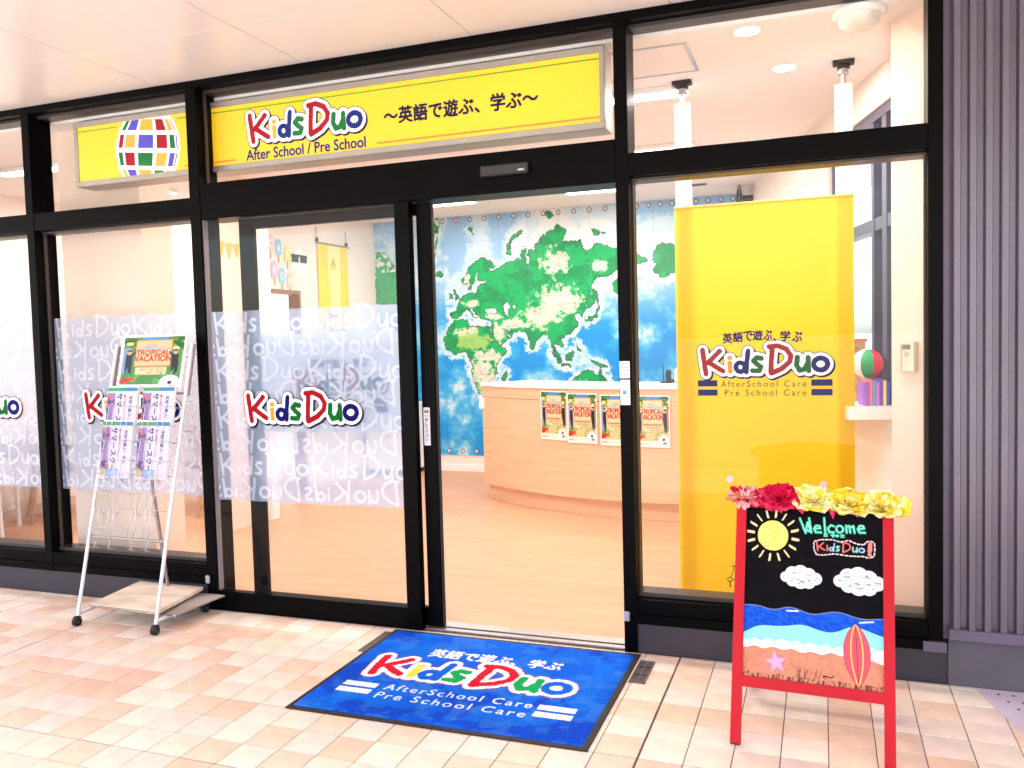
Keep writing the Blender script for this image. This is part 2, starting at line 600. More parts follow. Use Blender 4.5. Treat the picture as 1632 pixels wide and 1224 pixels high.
def px(p):
    d = Vector(p) - Vector((0.83034, -3.64905, 1.405905))
    w = d.dot(_F)
    if w < 0.1: return None
    return (816 + 1352 * d.dot(_R) / w, 612 - 1352 * d.dot(_U) / w, w)
tm_cache = {}
cells = []
trng = random.Random(11)
for i in range(-42, 26):
    for j in range(-33, 5):
        x0, y0 = TX0 + i * TS, TY0 + j * TS
        x1, y1 = x0 + TS, y0 + TS
        if x0 < -6.1 or x1 > 4.15 or y0 < -5.35: continue
        if y0 > -0.01: continue
        y1 = min(y1, 0.006)
        mi_ = trng.choices(range(5), (3, 3, 2.6, 1.6, 1.4))[0]
        # joints: every third one is a wider, darker movement joint; two lines are wide expansion joints
        gl = 0.0017; gr = 0.0017; gb = 0.0022; gt = 0.0022
        if i == 0: gl = 0.004
        if i == -1: gr = 0.004
        if i == -20: gl = 0.0035
        if i == -21: gr = 0.0035
        if j % 3 == 0: gb = 0.0032
        if (j + 1) % 3 == 0: gt = 0.0032
        X0, X1, Y0, Y1 = x0 + gl, x1 - gr, y0 + gb, y1 - gt
        c = ((X0 + X1) / 2, (Y0 + Y1) / 2)
        p = px((c[0], c[1], 0))
        area = 0
        if p and -60 < p[0] < 1692 and p[1] < 1280: area = 1.0 / p[2] ** 3
        cells.append((area, c, X1 - X0, Y1 - Y0, mi_))
cells.sort(key=lambda t: -t[0])
rest = MB()
for k, (area, c, w, d, mi_) in enumerate(cells):
    dz = trng.uniform(-0.0006, 0.0004)
    if k < 300:
        key = (mi_, round(w, 4), round(d, 4))
        if key not in tm_cache: tm_cache[key] = tile_mesh(TM[mi_], w, d, 0, 0)
        o = bpy.data.objects.new('tile', tm_cache[key])
        COL.objects.link(o)
        o.parent = pavement
        o.location = (c[0], c[1], dz)
        o.rotation_euler = (trng.uniform(-.0022, .0022), trng.uniform(-.0022, .0022), 0)
    else:
        x0, x1, y0, y1, ch = c[0] - w / 2, c[0] + w / 2, c[1] - d / 2, c[1] + d / 2, 0.0016
        vs = [(x0, y0, -.008), (x1, y0, -.008), (x1, y1, -.008), (x0, y1, -.008), (x0 + ch, y0 + ch, dz), (x1 - ch, y0 + ch, dz), (x1 - ch, y1 - ch, dz), (x0 + ch, y1 - ch, dz)]
        rest.add(vs, [(0, 1, 5, 4), (1, 2, 6, 5), (2, 3, 7, 6), (3, 0, 4, 7), (4, 5, 6, 7)], mi_)
tag(rest.build('far_tiles', TM, pavement), kind='stuff')
# dark filler in the two wide joints
for jx in (TX0, TX0 - 20 * TS):
    f_ = MB(); f_.box(jx - 0.0026, jx + 0.0026, -5.3, -0.004, -0.0034, -0.002)
    f_.build('joint_filler', mat('dark_joint_sealant', (92, 70, 74), 0.8), pavement)

# ---- soffit of panels over the pavement
SOF = mat('soffit_panel_paint', (232, 222, 218), 0.3, var=0.012, scale=1.5, spec=0.4)
b = MB(); b.box(-7.0, 5.0, -5.4, 0.2, 2.803, 2.95)
soffit = tag(b.build('soffit', mat('soffit_backing', (250, 246, 244), 0.6, var=0.01)), 'pale pinkish soffit panels above the shopfront', kind='structure')
xs_ = [-2.455 + 0.9 * k for k in range(-5, 9)]
ys_ = [-0.53 - 1.8 * k for k in range(-1, 4)]
for i in range(len(xs_) - 1):
    for j in range(len(ys_) - 1):
        y1, y0 = ys_[j], ys_[j + 1]
        y1 = min(y1, 0.19); y0 = max(y0, -5.38)
        if y1 - y0 < 0.1: continue
        p_ = MB(); p_.bbox(xs_[i] + 0.0022, xs_[i + 1] - 0.0022, y0 + 0.001, y1 - 0.001, 2.7905, 2.8025, 0.001)
        p_.build('panel', SOF, soffit)

# ---- interior shell
b = MB(); b.box(-5.7, 1.9, 0.152, 4.85, -0.02, 0.0)
FLOORM = mat('maple_vinyl_floor', (202, 152, 120), 0.42, var=0.07, scale=2.2, stretch=(1.0, 6.0, 1.0), spec=0.4)
floor = tag(b.build('interior_floor', FLOORM), 'pale maple coloured vinyl floor inside', kind='structure')
for k, yy in enumerate((0.98, 1.9, 2.82)):
    s_ = MB(); s_.box(-5.6, 0.0, yy, yy + 0.006, 0.0005, 0.0016)
    s_.build('floor_seam', mat('floor_seam', (232, 198, 150), 0.4), floor)
for k, xx in enumerate((-2.75, -1.85, -0.95)):
    s_ = MB(); s_.box(xx, xx + 0.004, 1.0, 4.6, 0.0004, 0.0012)
    s_.build('floor_seam', mat('floor_seam', (232, 198, 150), 0.4), floor)
b = MB(); b.box(-5.7, 1.9, 0.155, 4.85, 2.72, 2.79)
tag(b.build('interior_ceiling', CEIL), 'plain white ceiling of the school room', kind='structure')
b = MB(); b.box(-5.7, 0.6, 4.70, 4.85, 0.0, 2.72)
bw = tag(b.build('back_wall', WALL), 'cream wall behind the world map', kind='structure')
b = MB(); b.box(-3.79, 0.16, 4.686, 4.70, 0.0, 0.07); b.build('skirting', WHITE, bw)
b = MB(); b.box(-5.7, -5.6, 0.152, 2.62, 0.0, 2.72)
lw = tag(b.build('side_wall', WALL), 'plain wall at the far left of the room', kind='structure')
b = MB(); b.box(-5.6, -5.588, 0.152, 2.62, 0.0, 0.09); b.build('skirting', mat('pink_skirting', (214, 190, 178), 0.6), lw)
# partition block whose right face carries the banner and the doorway
b = MB()
b.box(-5.6, -3.8, 2.62, 2.67, 0, 2.72)                 # face towards the street
b.box(-3.9, -3.8, 2.67, 2.79, 0, 2.72)                 # side wall before the doorway
b.box(-3.9, -3.8, 3.24, 4.70, 0, 2.72)                 # side wall right of the doorway
b.box(-3.9, -3.8, 2.79, 3.24, 1.915, 2.72)             # over the doorway
part_wall = tag(b.build('partition_wall', WALL), 'cream partition wall with a doorway beside the world map', kind='structure')
WOODD = mat('brown_door_wood', (150, 104, 74), 0.5, var=0.15, scale=6, stretch=(8, 8, 0.6))
b = MB(); b.box(-3.905, -3.79, 3.205, 3.238, 0, 1.912); b.box(-3.905, -3.79, 2.792, 3.205, 1.88, 1.912); b.build('door_frame', WOODD, part_wall)
b = MB(); b.box(-4.6, -4.55, 2.68, 3.6, 0, 2.2); b.build('corridor_wall', WALL, part_wall)
b = MB(); b.box(-3.515, -3.405, 1.573, 2.01, 0, 2.72)
tag(b.build('wing_wall', mat('beige_wall_paint', (234, 208, 190), 0.75, var=0.02, scale=2)), 'short beige wing wall behind the fixed door glass', kind='structure')
b = MB(); b.bbox(-3.425, -3.325, 2.04, 2.13, 0, 2.72, 0.004)
tag(b.build('white_post', WHITE), 'slim white post between wing wall and doorway', kind='structure')
b = MB(); b.box(-3.50, -2.89, 0.30, 0.55, 0, 2.72)
tag(b.build('beige_column', mat('beige_wall_paint', (234, 208, 190), 0.75)), 'beige column inside the left window behind the leaflet rack', kind='structure')
b = MB(); b.add([(1.118, 0.40, 0), (1.30, 0.16, 0), (1.6, 0.16, 0), (1.6, 0.9, 0), (1.168, 0.86, 0)] + [(1.118, 0.40, 2.72), (1.30, 0.16, 2.72), (1.6, 0.16, 2.72), (1.6, 0.9, 2.72), (1.168, 0.86, 2.72)],
    [(0, 1, 6, 5), (1, 2, 7, 6), (2, 3, 8, 7), (3, 4, 9, 8), (4, 0, 5, 9)])
rcol = tag(b.build('corner_column', mat('beige_wall_paint', (234, 208, 190), 0.75)), 'beige corner column with a thermostat at the right window', kind='structure')

# ---- slanting right wall with its window
WA, WB = Vector((1.165, 0.86, 0)), Vector((0.15, 4.70, 0))
wd_ = (WB - WA).normalized()
RW = Frame(WA, wd_, (0, 0, 1))       # u runs away from the street, n points away from the room or into it
LW_ = (WB - WA).length
sgn = 1.0 if RW.n.x < 0 else -1.0    # room side
def rbox(mb, a0, a1, b0, b1, c0, c1, m=0):
    mb.fbox(RW, a0, a1, b0, b1, c0 * sgn, c1 * sgn, m)
b = MB()
rbox(b, 1.13, LW_, 0, 2.72, -0.12, 0.0)
rbox(b, -0.02, 1.13, 0, 1.03, -0.12, 0.0)
rbox(b, -0.02, 1.13, 2.53, 2.72, -0.12, 0.0)
rwall = tag(b.build('window_wall', WALL), 'slanting white wall with a tall window at the right', kind='structure')
win = thing('side_window', WA, 'tall side window with dark mullions beside the beige corner column', 'window')
WF = mat('slate_window_frame', (78, 78, 96), 0.4)
for a0, a1 in ((-0.018, 0.02), (0.17, 0.235), (0.36, 0.40), (0.98, 1.06), (1.09, 1.128)):
    b = MB(); rbox(b, a0, a1, 1.03, 2.53, -0.10, -0.02); b.build('mullion', WF, win)
b = MB(); rbox(b, -0.018, 1.128, 1.92, 1.985, -0.095, -0.024); b.build('transom', WF, win)
b = MB(); rbox(b, -0.018, 1.128, 2.48, 2.528, -0.104, -0.016); b.build('head_rail', WF, win)
b = MB(); rbox(b, -0.018, 1.128, 1.032, 1.06, -0.104, -0.016); b.build('bottom_rail', WF, win)
for z0, z1 in ((1.058, 1.922), (1.983, 2.482)):
    b = MB(); rbox(b, 0.0, 1.11, z0, z1, -0.064, -0.058); b.build('pane', GLASS, win)
b = MB(); rbox(b, 0.0, 1.13, 0.965, 1.03, 0.002, 0.22)
shelf = tag(b.build('window_shelf', WHITE), 'white shelf under the side window', 'shelf')

# ---- shopfront: black frame and glass
front = thing('shopfront', (0, 0, 0), 'black aluminium shopfront frame with large glass panes', 'shopfront')
def fr_box(name, x0, x1, z0, z1, y0=0.0, y1=0.15, m=BLACK, bev=0.002):
    q = MB(); q.bbox(x0, x1, y0, y1, z0, z1, bev); return q.build(name, m, front)
for x0, x1, zb in ((-4.60, -4.544, 0.13), (-3.432, -3.376, 0.13), (-2.277, -2.212, 0.0), (-0.003, 0.055, 0.0), (1.219, 1.271, 0.175)):
    fr_box('mullion', x0, x1, zb, 2.752)
fr_box('top_rail', -5.6, 1.271, 2.752, 2.7895, 0.001)
MX = [(-4.544, -3.432), (-3.376, -2.277), (0.055, 1.219)]
for x0, x1 in [(-5.6, -4.60)] + MX:
    fr_box('transom', x0, x1, 2.092, 2.191, 0.003)
    fr_box('sill_rail', x0, x1, 0.178, 0.241, 0.003)
    fr_box('sill_bead', x0, x1, 0.243, 0.262, 0.05, 0.148, DARKTRIM, 0.001)
    fr_box('glazing_bead', x0, x1, 2.7345, 2.7505, 0.06, 0.148, DARKTRIM, 0.001)
    fr_box('glazing_bead', x0, x1, 2.0795, 2.0905, 0.05, 0.148, DARKTRIM, 0.001)
    fr_box('lower_rail', x0, x1, 0.131, 0.17, 0.004)
    q = MB(); q.bbox(x0 - 0.004, x1 + 0.004, -0.006, 0.10, 0.171, 0.177, 0.001); q.build('drip_lip', BLACK, front)
fr_box('glazing_bead', -2.212, -0.003, 2.7345, 2.7505, 0.06, 0.148, DARKTRIM, 0.001)
for x0, x1 in MX + [(-2.212, -0.003)]:
    fr_box('glazing_strip', x0, x0 + 0.009, 0.263 if x0 != -2.212 else 2.26, 2.0785 if x0 != -2.212 else 2.733, 0.058, 0.078, DARKTRIM, 0.001)
    fr_box('glazing_strip', x1 - 0.009, x1, 0.263 if x0 != -2.212 else 2.26, 2.0785 if x0 != -2.212 else 2.733, 0.058, 0.078, DARKTRIM, 0.001)
fr_box('door_header', -2.212, -0.003, 2.072, 2.257, 0.004, 0.17)
fr_box('door_bottom_rail', -2.212, -1.004, 0.0, 0.105, 0.006, 0.05)
fr_box('door_stile', -1.082, -1.004, 0.0, 2.071, 0.001, 0.048)
fr_box('glazing_strip', -2.211, -2.203, 0.106, 2.071, 0.012, 0.045, mat('grey_gasket', (120, 112, 116), 0.5), 0.001)
fr_box('corner_trim', 1.2725, 1.2985, 0.178, 2.789, 0.02, 0.12, mat('plum_grey_metal', (96, 86, 104), 0.42, 0.2, 0.08, 6))
fr_box('sill_end', 1.20, 1.285, 0.129, 0.170, -0.008, 0.10, mat('plum_grey_metal', (96, 86, 104), 0.42))
q = MB()
q.bbox(-1.003, -0.004, 0.03, 0.15, -0.002, 0.006, 0.001); q.build('door_track', STEEL, front)
q = MB(); q.box(-1.003, -0.004, 0.062, 0.078, 0.0062, 0.0072); q.build('track_slot', mat('black_rubber', (22, 20, 22), 0.7), front)
PLM = mat('dark_plinth_paint', (46, 38, 48), 0.6, var=0.12, scale=5, bump=0.1, bscale=90)
for x0, x1 in ((-5.6, -2.277), (0.055, 1.29)):
    q = MB(); q.box(x0 + (0.0005 if x0 > 0 else 0), x1 - (0.0005 if x1 < 0 else 0), 0.012, 0.15, -0.006, 0.13 if x1 < 1 else 0.129); q.build('plinth', PLM, front)
# little clamps at the foot of the mullions
for cx_ in (-2.262, 0.012):
    q = MB(); q.bbox(cx_ - 0.012, cx_ + 0.012, -0.016, -0.0005, 0.145, 0.185, 0.002); q.tube([(cx_ - 0.014, -0.012, 0.18), (cx_ + 0.004, -0.02, 0.19), (cx_ + 0.014, -0.012, 0.18)], 0.003)
    q.build('bracket', STEEL, front)
panes = {}
def pane(key, x0, x1, z0, z1, y=0.08, lab=None):
    q = MB(); q.box(x0 - 0.004, x1 + 0.004, y, y + 0.008, z0 - 0.004, z1 + 0.004)
    o = q.build('glass_pane', GLASS, front)
    panes[key] = o
    return o
pane('l0', -4.544, -3.432, 0.262, 2.08); pane('u0', -4.544, -3.432, 2.191, 2.735)
pane('l1', -3.376, -2.277, 0.262, 2.08); pane('u1', -3.376, -2.277, 2.191, 2.735)
pane('l3', 0.055, 1.219, 0.262, 2.08); pane('u3', 0.055, 1.219, 2.191, 2.735)
pane('sign', -2.212, -0.003, 2.257, 2.735)
pane('door', -2.212, -1.082, 0.105, 2.072, 0.026)
q = MB(); q.box(-5.6, -4.60, 0.08, 0.10, 0.262, 2.735); q.build('blank_panel', PLM, front)

# frosted film bands with the lettering
FILM = mat_film('frosted_film', (194, 212, 246), 0.66)
FLET = mat_film('film_white_lettering', (240, 245, 252), 0.34)
def letter_row(width, hcap, start, mirror):
    """one row of the repeated word, cut to the band"""
    n = int(width / (WORD * hcap)) + 3
    def fn(X, Y):
        u = X / hcap
        if mirror: u = -u
        u = (u + start) % WORD
        d = np.minimum(word_d(u - 0.1, Y / hcap), word_d(u - 0.1 - WORD, Y / hcap))
        return (d - 0.07) * hcap
    return sdf_mesh(fn, 0.004, width - 0.004, -0.1 * hcap, 1.15 * hcap, 0.0055)
def film_band(key, x0, x1, z0, z1, y, st):
    P_ = panes[key]
    q = MB(); q.box(x0, x1, y, y + 0.0004, z0, z1)
    q.build('frosted_film', FILM, P_)
    q = MB()
    fr_ = facade(x0, z0, y - 0.0002)
    pitch = (z1 - z0) / 8.0
    for r in range(8):
        zc = (z1 - z0) - (r + 1) * pitch + 0.008
        q.flat(fr_, *shift(letter_row(x1 - x0, pitch * 0.92, st + (0.0 if r % 2 == 0 else 2.2), r % 2 == 1), 0, zc), 0.0004)
    q.build('film_lettering', FLET, P_)
film_band('door', -2.201, -1.09, 0.592, 1.59, 0.0355, 0.0)
film_band('l1', -3.362, -2.29, 0.60, 1.595, 0.0895, 4.95)
film_band('l0', -4.53, -3.446, 0.60, 1.57, 0.0895, 1.0)
LM = logo_mats('vinyl')
KEYS = ['ink', 'white', 'red', 'amber', 'navy', 'green']
MI = {k: i for i, k in enumerate(KEYS)}
for key, x0, w_, z0, y in (('door', -1.995, 0.68, 1.015, 0.0235), ('l1', -3.155, 0.69, 1.02, 0.0775), ('l0', -4.34, 0.69, 1.03, 0.0775)):
    q = MB(); add_logo(q, facade(x0, z0, y), 0, w_, 0, 0, LM, MI)
    q.build('window_logo', [LM[k] for k in KEYS], panes[key])

# ---- metal siding and plinth right of the shopfront
SID = mat('plum_grey_siding', (98, 92, 104), 0.3, 0.35, 0.08, 3.0, bump=0.03, bscale=40)
siding = thing('metal_siding', (1.3, 0, 0), 'plum grey vertically ribbed metal siding right of the shopfront', 'siding')
prof = []
xx = 1.299
while xx < 4.0:
    prof += [(xx, -0.004), (xx + 0.006, -0.030), (xx + 0.0275, -0.030), (xx + 0.0335, -0.004)]
    xx += 0.0535
q = MB()
vs = [(a, b_, z) for z in (0.236, 2.789) for a, b_ in prof]
n_ = len(prof)
q.add(vs, [(k, k + 1, n_ + k + 1, n_ + k) for k in range(n_ - 1)])
q.build('ribbed_sheet', SID, siding)
q = MB(); q.bbox(1.289, 4.0, -0.036, 0.02, 0.192, 0.2355, 0.002); q.build('flashing', mat('plum_grey_metal', (96, 86, 104), 0.42), siding)
q = MB(); q.box(1.2905, 4.0, 0.004, 0.15, -0.006, 0.191); q.build('plinth', mat('grey_plinth_render', (84, 78, 86), 0.7, var=0.1, scale=4, bump=0.15, bscale=70), siding)
q = MB(); q.box(1.2905, 4.0, 0.021, 0.15, 0.2365, 2.789); q.build('backing', mat('plum_grey_metal', (96, 86, 104), 0.42), siding)

# ================================================================== entrance
door = thing('sliding_door', (-1.46, 0.075, 0), 'black framed glass sliding door pushed open behind the fixed glass', 'door')
def dbox(name, x0, x1, z0, z1, y0=0.056, y1=0.092, m=BLACK):
    q = MB(); q.bbox(x0, x1, y0, y1, z0, z1, 0.002); return q.build(name, m, door)
dbox('stile', -0.993, -0.92, 0.008, 2.068)
dbox('stile', -2.018, -1.934, 0.008, 2.068)
dbox('top_rail', -1.934, -0.993, 2.012, 2.0675, 0.058, 0.09)
dbox('bottom_rail', -1.934, -0.993, 0.009, 0.10, 0.058, 0.09)
dbox('edge_seal', -0.9195, -0.912, 0.01, 2.066, 0.062, 0.086, mat('black_rubber', (22, 20, 22), 0.7))
q = MB(); q.box(-1.938, -0.989, 0.071, 0.078, 0.096, 2.016)
dglass = q.build('glass_pane', GLASS, door)
q = MB(); q.box(-1.932, -1.115, 0.0795, 0.0799, 0.955, 1.462)
q.build('white_film', mat_film('white_door_film', (226, 230, 236), 0.10), dglass)
SL = logo_mats('door_film', 0.0)
q = MB()
fr_ = facade(-1.722, 1.165, 0.0692)
add_logo(q, fr_, 0, 0.53, 0, 0, SL, MI)
type_line(q, fr_, '英語で遊ぶ、学ぶ', 0.10, 0.43, 0.122, 0.165, 0.0006, MI['navy'], 0.0012)
type_line(q, fr_, 'AfterSchool Care', 0.10, 0.44, -0.062, -0.038, 0.0006, MI['ink'], 0, 1.3)
type_line(q, fr_, 'Pre School Care', 0.10, 0.44, -0.10, -0.076, 0.0006, MI['ink'], 0, 1.3)
for a0 in (0.0, 0.46):
    for b0 in (-0.064, -0.104): q.fbox(fr_, a0, a0 + 0.075, b0, b0 + 0.03, 0.0002, 0.0006, MI['navy'])
q.build('door_logo', [SL[k] for k in KEYS], dglass)
# touch switch on the leading stile
q = MB(); q.bbox(-0.984, -0.95, 0.049, 0.0555, 0.902, 1.087, 0.002)
ts = q.build('touch_switch', mat('pale_grey_plastic', (206, 202, 208), 0.4), door)
q = MB(); fr_ = facade(-0.984, 0.902, 0.0486)
for k, ch in enumerate('押して下さい'):
    type_line(q, fr_, ch, 0.010, 0.024, 0.118 - k * 0.019, 0.132 - k * 0.019, 0.0002, 0, 0.0004)
type_line(q, fr_, '自動', 0.006, 0.028, 0.158, 0.172, 0.0002, 0, 0.0004)
q.fbox(fr_, 0.005, 0.029, 0.143, 0.145, 0, 0.0003)
q.build('switch_lettering', mat('dark_print', (40, 34, 44), 0.6), ts)

sens = thing('door_sensor', (-0.505, 0, 2.14), 'slim black motion sensor on the header over the door opening', 'sensor')
q = MB(); q.bbox(-0.622, -0.392, -0.034, 0.0035, 2.142, 2.194, 0.006); q.build('housing', mat('black_plastic', (20, 18, 20), 0.3), sens)
q = MB(); q.bbox(-0.436, -0.408, -0.0375, -0.0342, 2.156, 2.163, 0.001); q.build('indicator', mat('pale_grey_plastic', (206, 202, 208), 0.4), sens)
q = MB(); q.bbox(-0.60, -0.45, -0.0365, -0.0342, 2.147, 2.153, 0.001); q.build('lens_strip', mat('smoked_lens', (34, 32, 34), 0.15), sens)

def sticker(name, x0, x1, z0, z1, y, label, lines=0, dot=False):
    t = thing(name, ((x0 + x1) / 2, y, z0), label, 'sticker')
    q = MB(); q.box(x0, x1, y - 0.001, y, z0, z1); q.build('sheet', mat('white_sticker', (240, 236, 240), 0.4, var=0.01), t)
    q = MB(); fr_ = facade(x0, z0, y - 0.0012)
    W_, H_ = x1 - x0, z1 - z0
    if lines:
        for k in range(lines):
            zz = H_ * (0.82 - 0.62 * k / max(1, lines - 1))
            rr = random.Random(k)
            a = 0.12
            while a < 0.85:
                l_ = rr.uniform(0.03, 0.1); q.fbox(fr_, W_ * a, W_ * min(0.9, a + l_), zz, zz + H_ * 0.05, 0, 0.0003); a += l_ + 0.03
        q.build('print', mat('dark_print', (40, 34, 44), 0.6), t)
    if dot:
        q = MB(); v = sdf_mesh(lambda X, Y: np.hypot(X - W_ * 0.42, Y - H_ * 0.5) - W_ * 0.2, 0, W_, 0, H_, W_ / 24)
        q.flat(fr_, *v, 0.0002); q.build('mark', mat('cyan_print', (20, 150, 200), 0.5), t)
sticker('notice_sticker', -0.0005, 0.044, 1.222, 1.296, -0.0005, 'small white printed notice on the black doorpost', 4)
sticker('dot_sticker', 0.001, 0.044, 1.105, 1.215, -0.0005, 'white sticker with a blue dot on the black doorpost', 0, True)

# ---- light box sign behind the upper panes
SY = 0.122
SX0, SX1, SZ0, SZ1 = -3.168, -0.07, 2.338, 2.702
sign = thing('light_box_sign', ((SX0 + SX1) / 2, SY, SZ0), 'long yellow illuminated sign with the KidsDuo name over the entrance', 'sign')
q = MB(); q.bbox(SX0, SX1, SY + 0.004, SY + 0.135, SZ0, SZ1, 0.003); q.build('housing', GREY, sign)
fw = 0.03
for nm, a in (('frame_bar', (SX0, SX1, SZ1 - fw, SZ1)), ('frame_bar', (SX0, SX1, SZ0, SZ0 + fw)), ('frame_bar', (SX0, SX0 + fw * 0.8, SZ0 + fw, SZ1 - fw)), ('frame_bar', (SX1 - fw * 0.8, SX1, SZ0 + fw, SZ1 - fw))):
    q = MB(); q.bbox(a[0], a[1], SY - 0.006, SY + 0.0035, a[2], a[3], 0.0015); q.build(nm, GREY, sign)
SGE = 0.07
q = MB(); q.box(SX0 + fw * 0.8, SX1 - fw * 0.8, SY + 0.001, SY + 0.0038, SZ0 + fw, SZ1 - fw)
face = q.build('sign_face', mat('lit_yellow_acrylic', (240, 196, 34), 0.35, var=0.06, scale=0.7, emit=SGE), sign)
fr_ = facade(0, 0, SY + 0.0006)
q = MB()
q.fbox(fr_, SX0 + 0.025, -2.86, 2.643, 2.651, 0, 0.0003, 0); q.fbox(fr_, -2.44, SX1 - 0.025, 2.643, 2.651, 0, 0.0003, 0)
q.fbox(fr_, -1.226, SX1 - 0.025, 2.385, 2.394, 0, 0.0003, 1); q.fbox(fr_, -2.40, -2.065, 2.385, 2.394, 0, 0.0003, 1); q.fbox(fr_, SX0 + 0.025, -2.83, 2.400, 2.406, 0, 0.0003, 2)
q.build('stripe', [mat('sign_olive', (120, 150, 20), 0.5, emit=0.08), mat('sign_orange', (235, 120, 50), 0.5, emit=0.1), mat('sign_amber', (245, 190, 50), 0.5, emit=0.1)], face)
SM = {'ink': mat('sign_ink', (10, 4, 64), 0.5, spec=0.1), 'white': mat('sign_white', (252, 248, 250), 0.5, var=0.01, emit=SGE), 'red': mat('sign_red', (158, 4, 30), 0.5, spec=0.1, emit=0.04),
      'amber': mat('sign_letter_amber', (244, 160, 50), 0.5, emit=0.08), 'navy': mat('sign_navy', (2, 34, 120), 0.5, spec=0.1, emit=0.02), 'green': mat('sign_green', (2, 112, 50), 0.5, spec=0.1, emit=0.05)}
q = MB()
add_logo(q, fr_, -1.985, -1.29, 2.470, 0.0008, SM, MI)
type_line(q, fr_, 'After School / Pre School', -1.998, -1.288, 2.378, 2.432, 0.0012, MI['navy'], 0.0016)
type_line(q, fr_, '～英語で遊ぶ、学ぶ～', -1.18, -0.385, 2.474, 2.553, 0.0008, MI['ink'], 0.0028)
q.build('sign_lettering', [SM[k] for k in KEYS], face)
# globe emblem: white disc with coloured cells between meridians and parallels, cut by the face
q = MB()
zlo, zhi = SZ0 + fw + 0.002, SZ1 - fw - 0.002
GC, GRX, GRY = (-2.648, 2.505), 0.222, 0.24
disc = sdf_mesh(lambda X, Y: np.maximum(np.hypot((X - GC[0]) / GRX, (Y - GC[1]) / GRY) - 1, np.maximum(zlo - Y, Y - zhi) * 4), GC[0] - GRX - .01, GC[0] + GRX + .01, zlo, zhi, 0.006)
q.flat(fr_, *disc, 0.0006, 0)
lon = [-80, -53, -22, 14, 44, 68, 84]
lat = [-74, -52, -27, -2, 23, 48, 70]
colr = [[4, 2, 3, 1, 2, 4], [2, 3, 2, 1, 2, 3], [1, 4, 1, 2, 3, 1], [4, 2, 3, 4, 1, 3], [1, 3, 2, 4, 2, 4], [2, 5, 2, 2, 4, 1]]
for a in range(6):
    for c_ in range(6):
        l0, l1 = math.radians(lat[a] + 3.2), math.radians(lat[a + 1] - 3.2)
        m0, m1 = math.radians(lon[c_] + 3.5), math.radians(lon[c_ + 1] - 3.5)
        P_ = []
        for k in range(5): t = m0 + (m1 - m0) * k / 4; P_.append((math.sin(t) * math.cos(l0), math.sin(l0)))
        for k in range(5): t = m1 + (m0 - m1) * k / 4; P_.append((math.sin(t) * math.cos(l1), math.sin(l1)))
        ca, sa = math.cos(-0.10), math.sin(-0.10)
        P_ = [(GC[0] + 0.95 * GRX * (x * ca - y * sa), GC[1] + 0.95 * GRY * (x * sa + y * ca)) for x, y in P_]
        for lim, s_ in ((zlo, 1), (zhi, -1)):
            out = []
            for k in range(len(P_)):
                A_, B_ = P_[k], P_[(k + 1) % len(P_)]
                ia, ib = (A_[1] - lim) * s_ >= 0, (B_[1] - lim) * s_ >= 0
                if ia: out.append(A_)
                if ia != ib:
                    t = (lim - A_[1]) / (B_[1] - A_[1]); out.append((A_[0] + t * (B_[0] - A_[0]), lim))
            P_ = out
            if len(P_) < 3: break
        if len(P_) >= 3: q.flat(fr_, P_, [tuple(range(len(P_)))], 0.0011, colr[a][c_])
q.build('globe_emblem', [SM['white'], SM['green'], mat('sign_letter_amber', (244, 160, 50)), mat('sign_violet', (70, 60, 190), 0.5, emit=0.04), SM['red'], mat('sign_lilac', (190, 180, 226), 0.5, emit=0.08)], face)
for hx in (-2.95, -1.9, -0.62):
    q = MB(); q.bbox(hx - 0.012, hx + 0.012, SY + 0.05, SY + 0.075, SZ1, 2.721, 0.002); q.build('hanger', GREY, sign)

# ================================================================== on the pavement
# ---- entrance mat
MATW, MATD = 1.198, 0.9
mt = thing('door_mat', (-0.53, -0.48, 0), 'blue carpet mat with the KidsDuo name before the open door', 'mat')
q = MB(); q.bbox(-1.135, 0.075, -0.94, -0.022, 0.0005, 0.006, 0.0022); q.build('rubber_border', mat('black_rubber', (22, 20, 22), 0.7), mt)
r = Ras(1.165, 0.872, 420, (0, 92, 214))
n1 = fbm(r.X, r.Y, 3.2, 5)
r.paint((0.5 - n1) * 0.08, (0, 66, 192), 0.9)
r.paint((0.56 - fbm(r.X, r.Y, 6.5, 15)) * 0.06, (10, 112, 224), 0.6)
r.paint((0.60 - fbm(r.X, r.Y, 14, 25)) * 0.03, (60, 130, 214), 0.35)
n2 = fbm(r.X, r.Y, 90, 9, 2)
sc_ = 0.92 / WORD
ox, oy = 0.105, 0.36
wx, wy = (r.X - ox) / sc_, (r.Y - oy) / (sc_ * 1.05)
jit = 0.05 * (n2 - 0.5)
wdist = word_d(wx, wy)
r.paint((wdist - 0.25 + jit) * sc_, (150, 40, 90))
r.paint((wdist - 0.225 + jit) * sc_, (246, 246, 250))
for ch, st, c in GL:
    col = {'red': (206, 16, 48), 'amber': (248, 220, 70), 'navy': (0, 96, 214), 'green': (0, 160, 84)}[c]
    r.paint((glyph_d(wx, wy, st) - 0.105 + jit) * sc_, col)
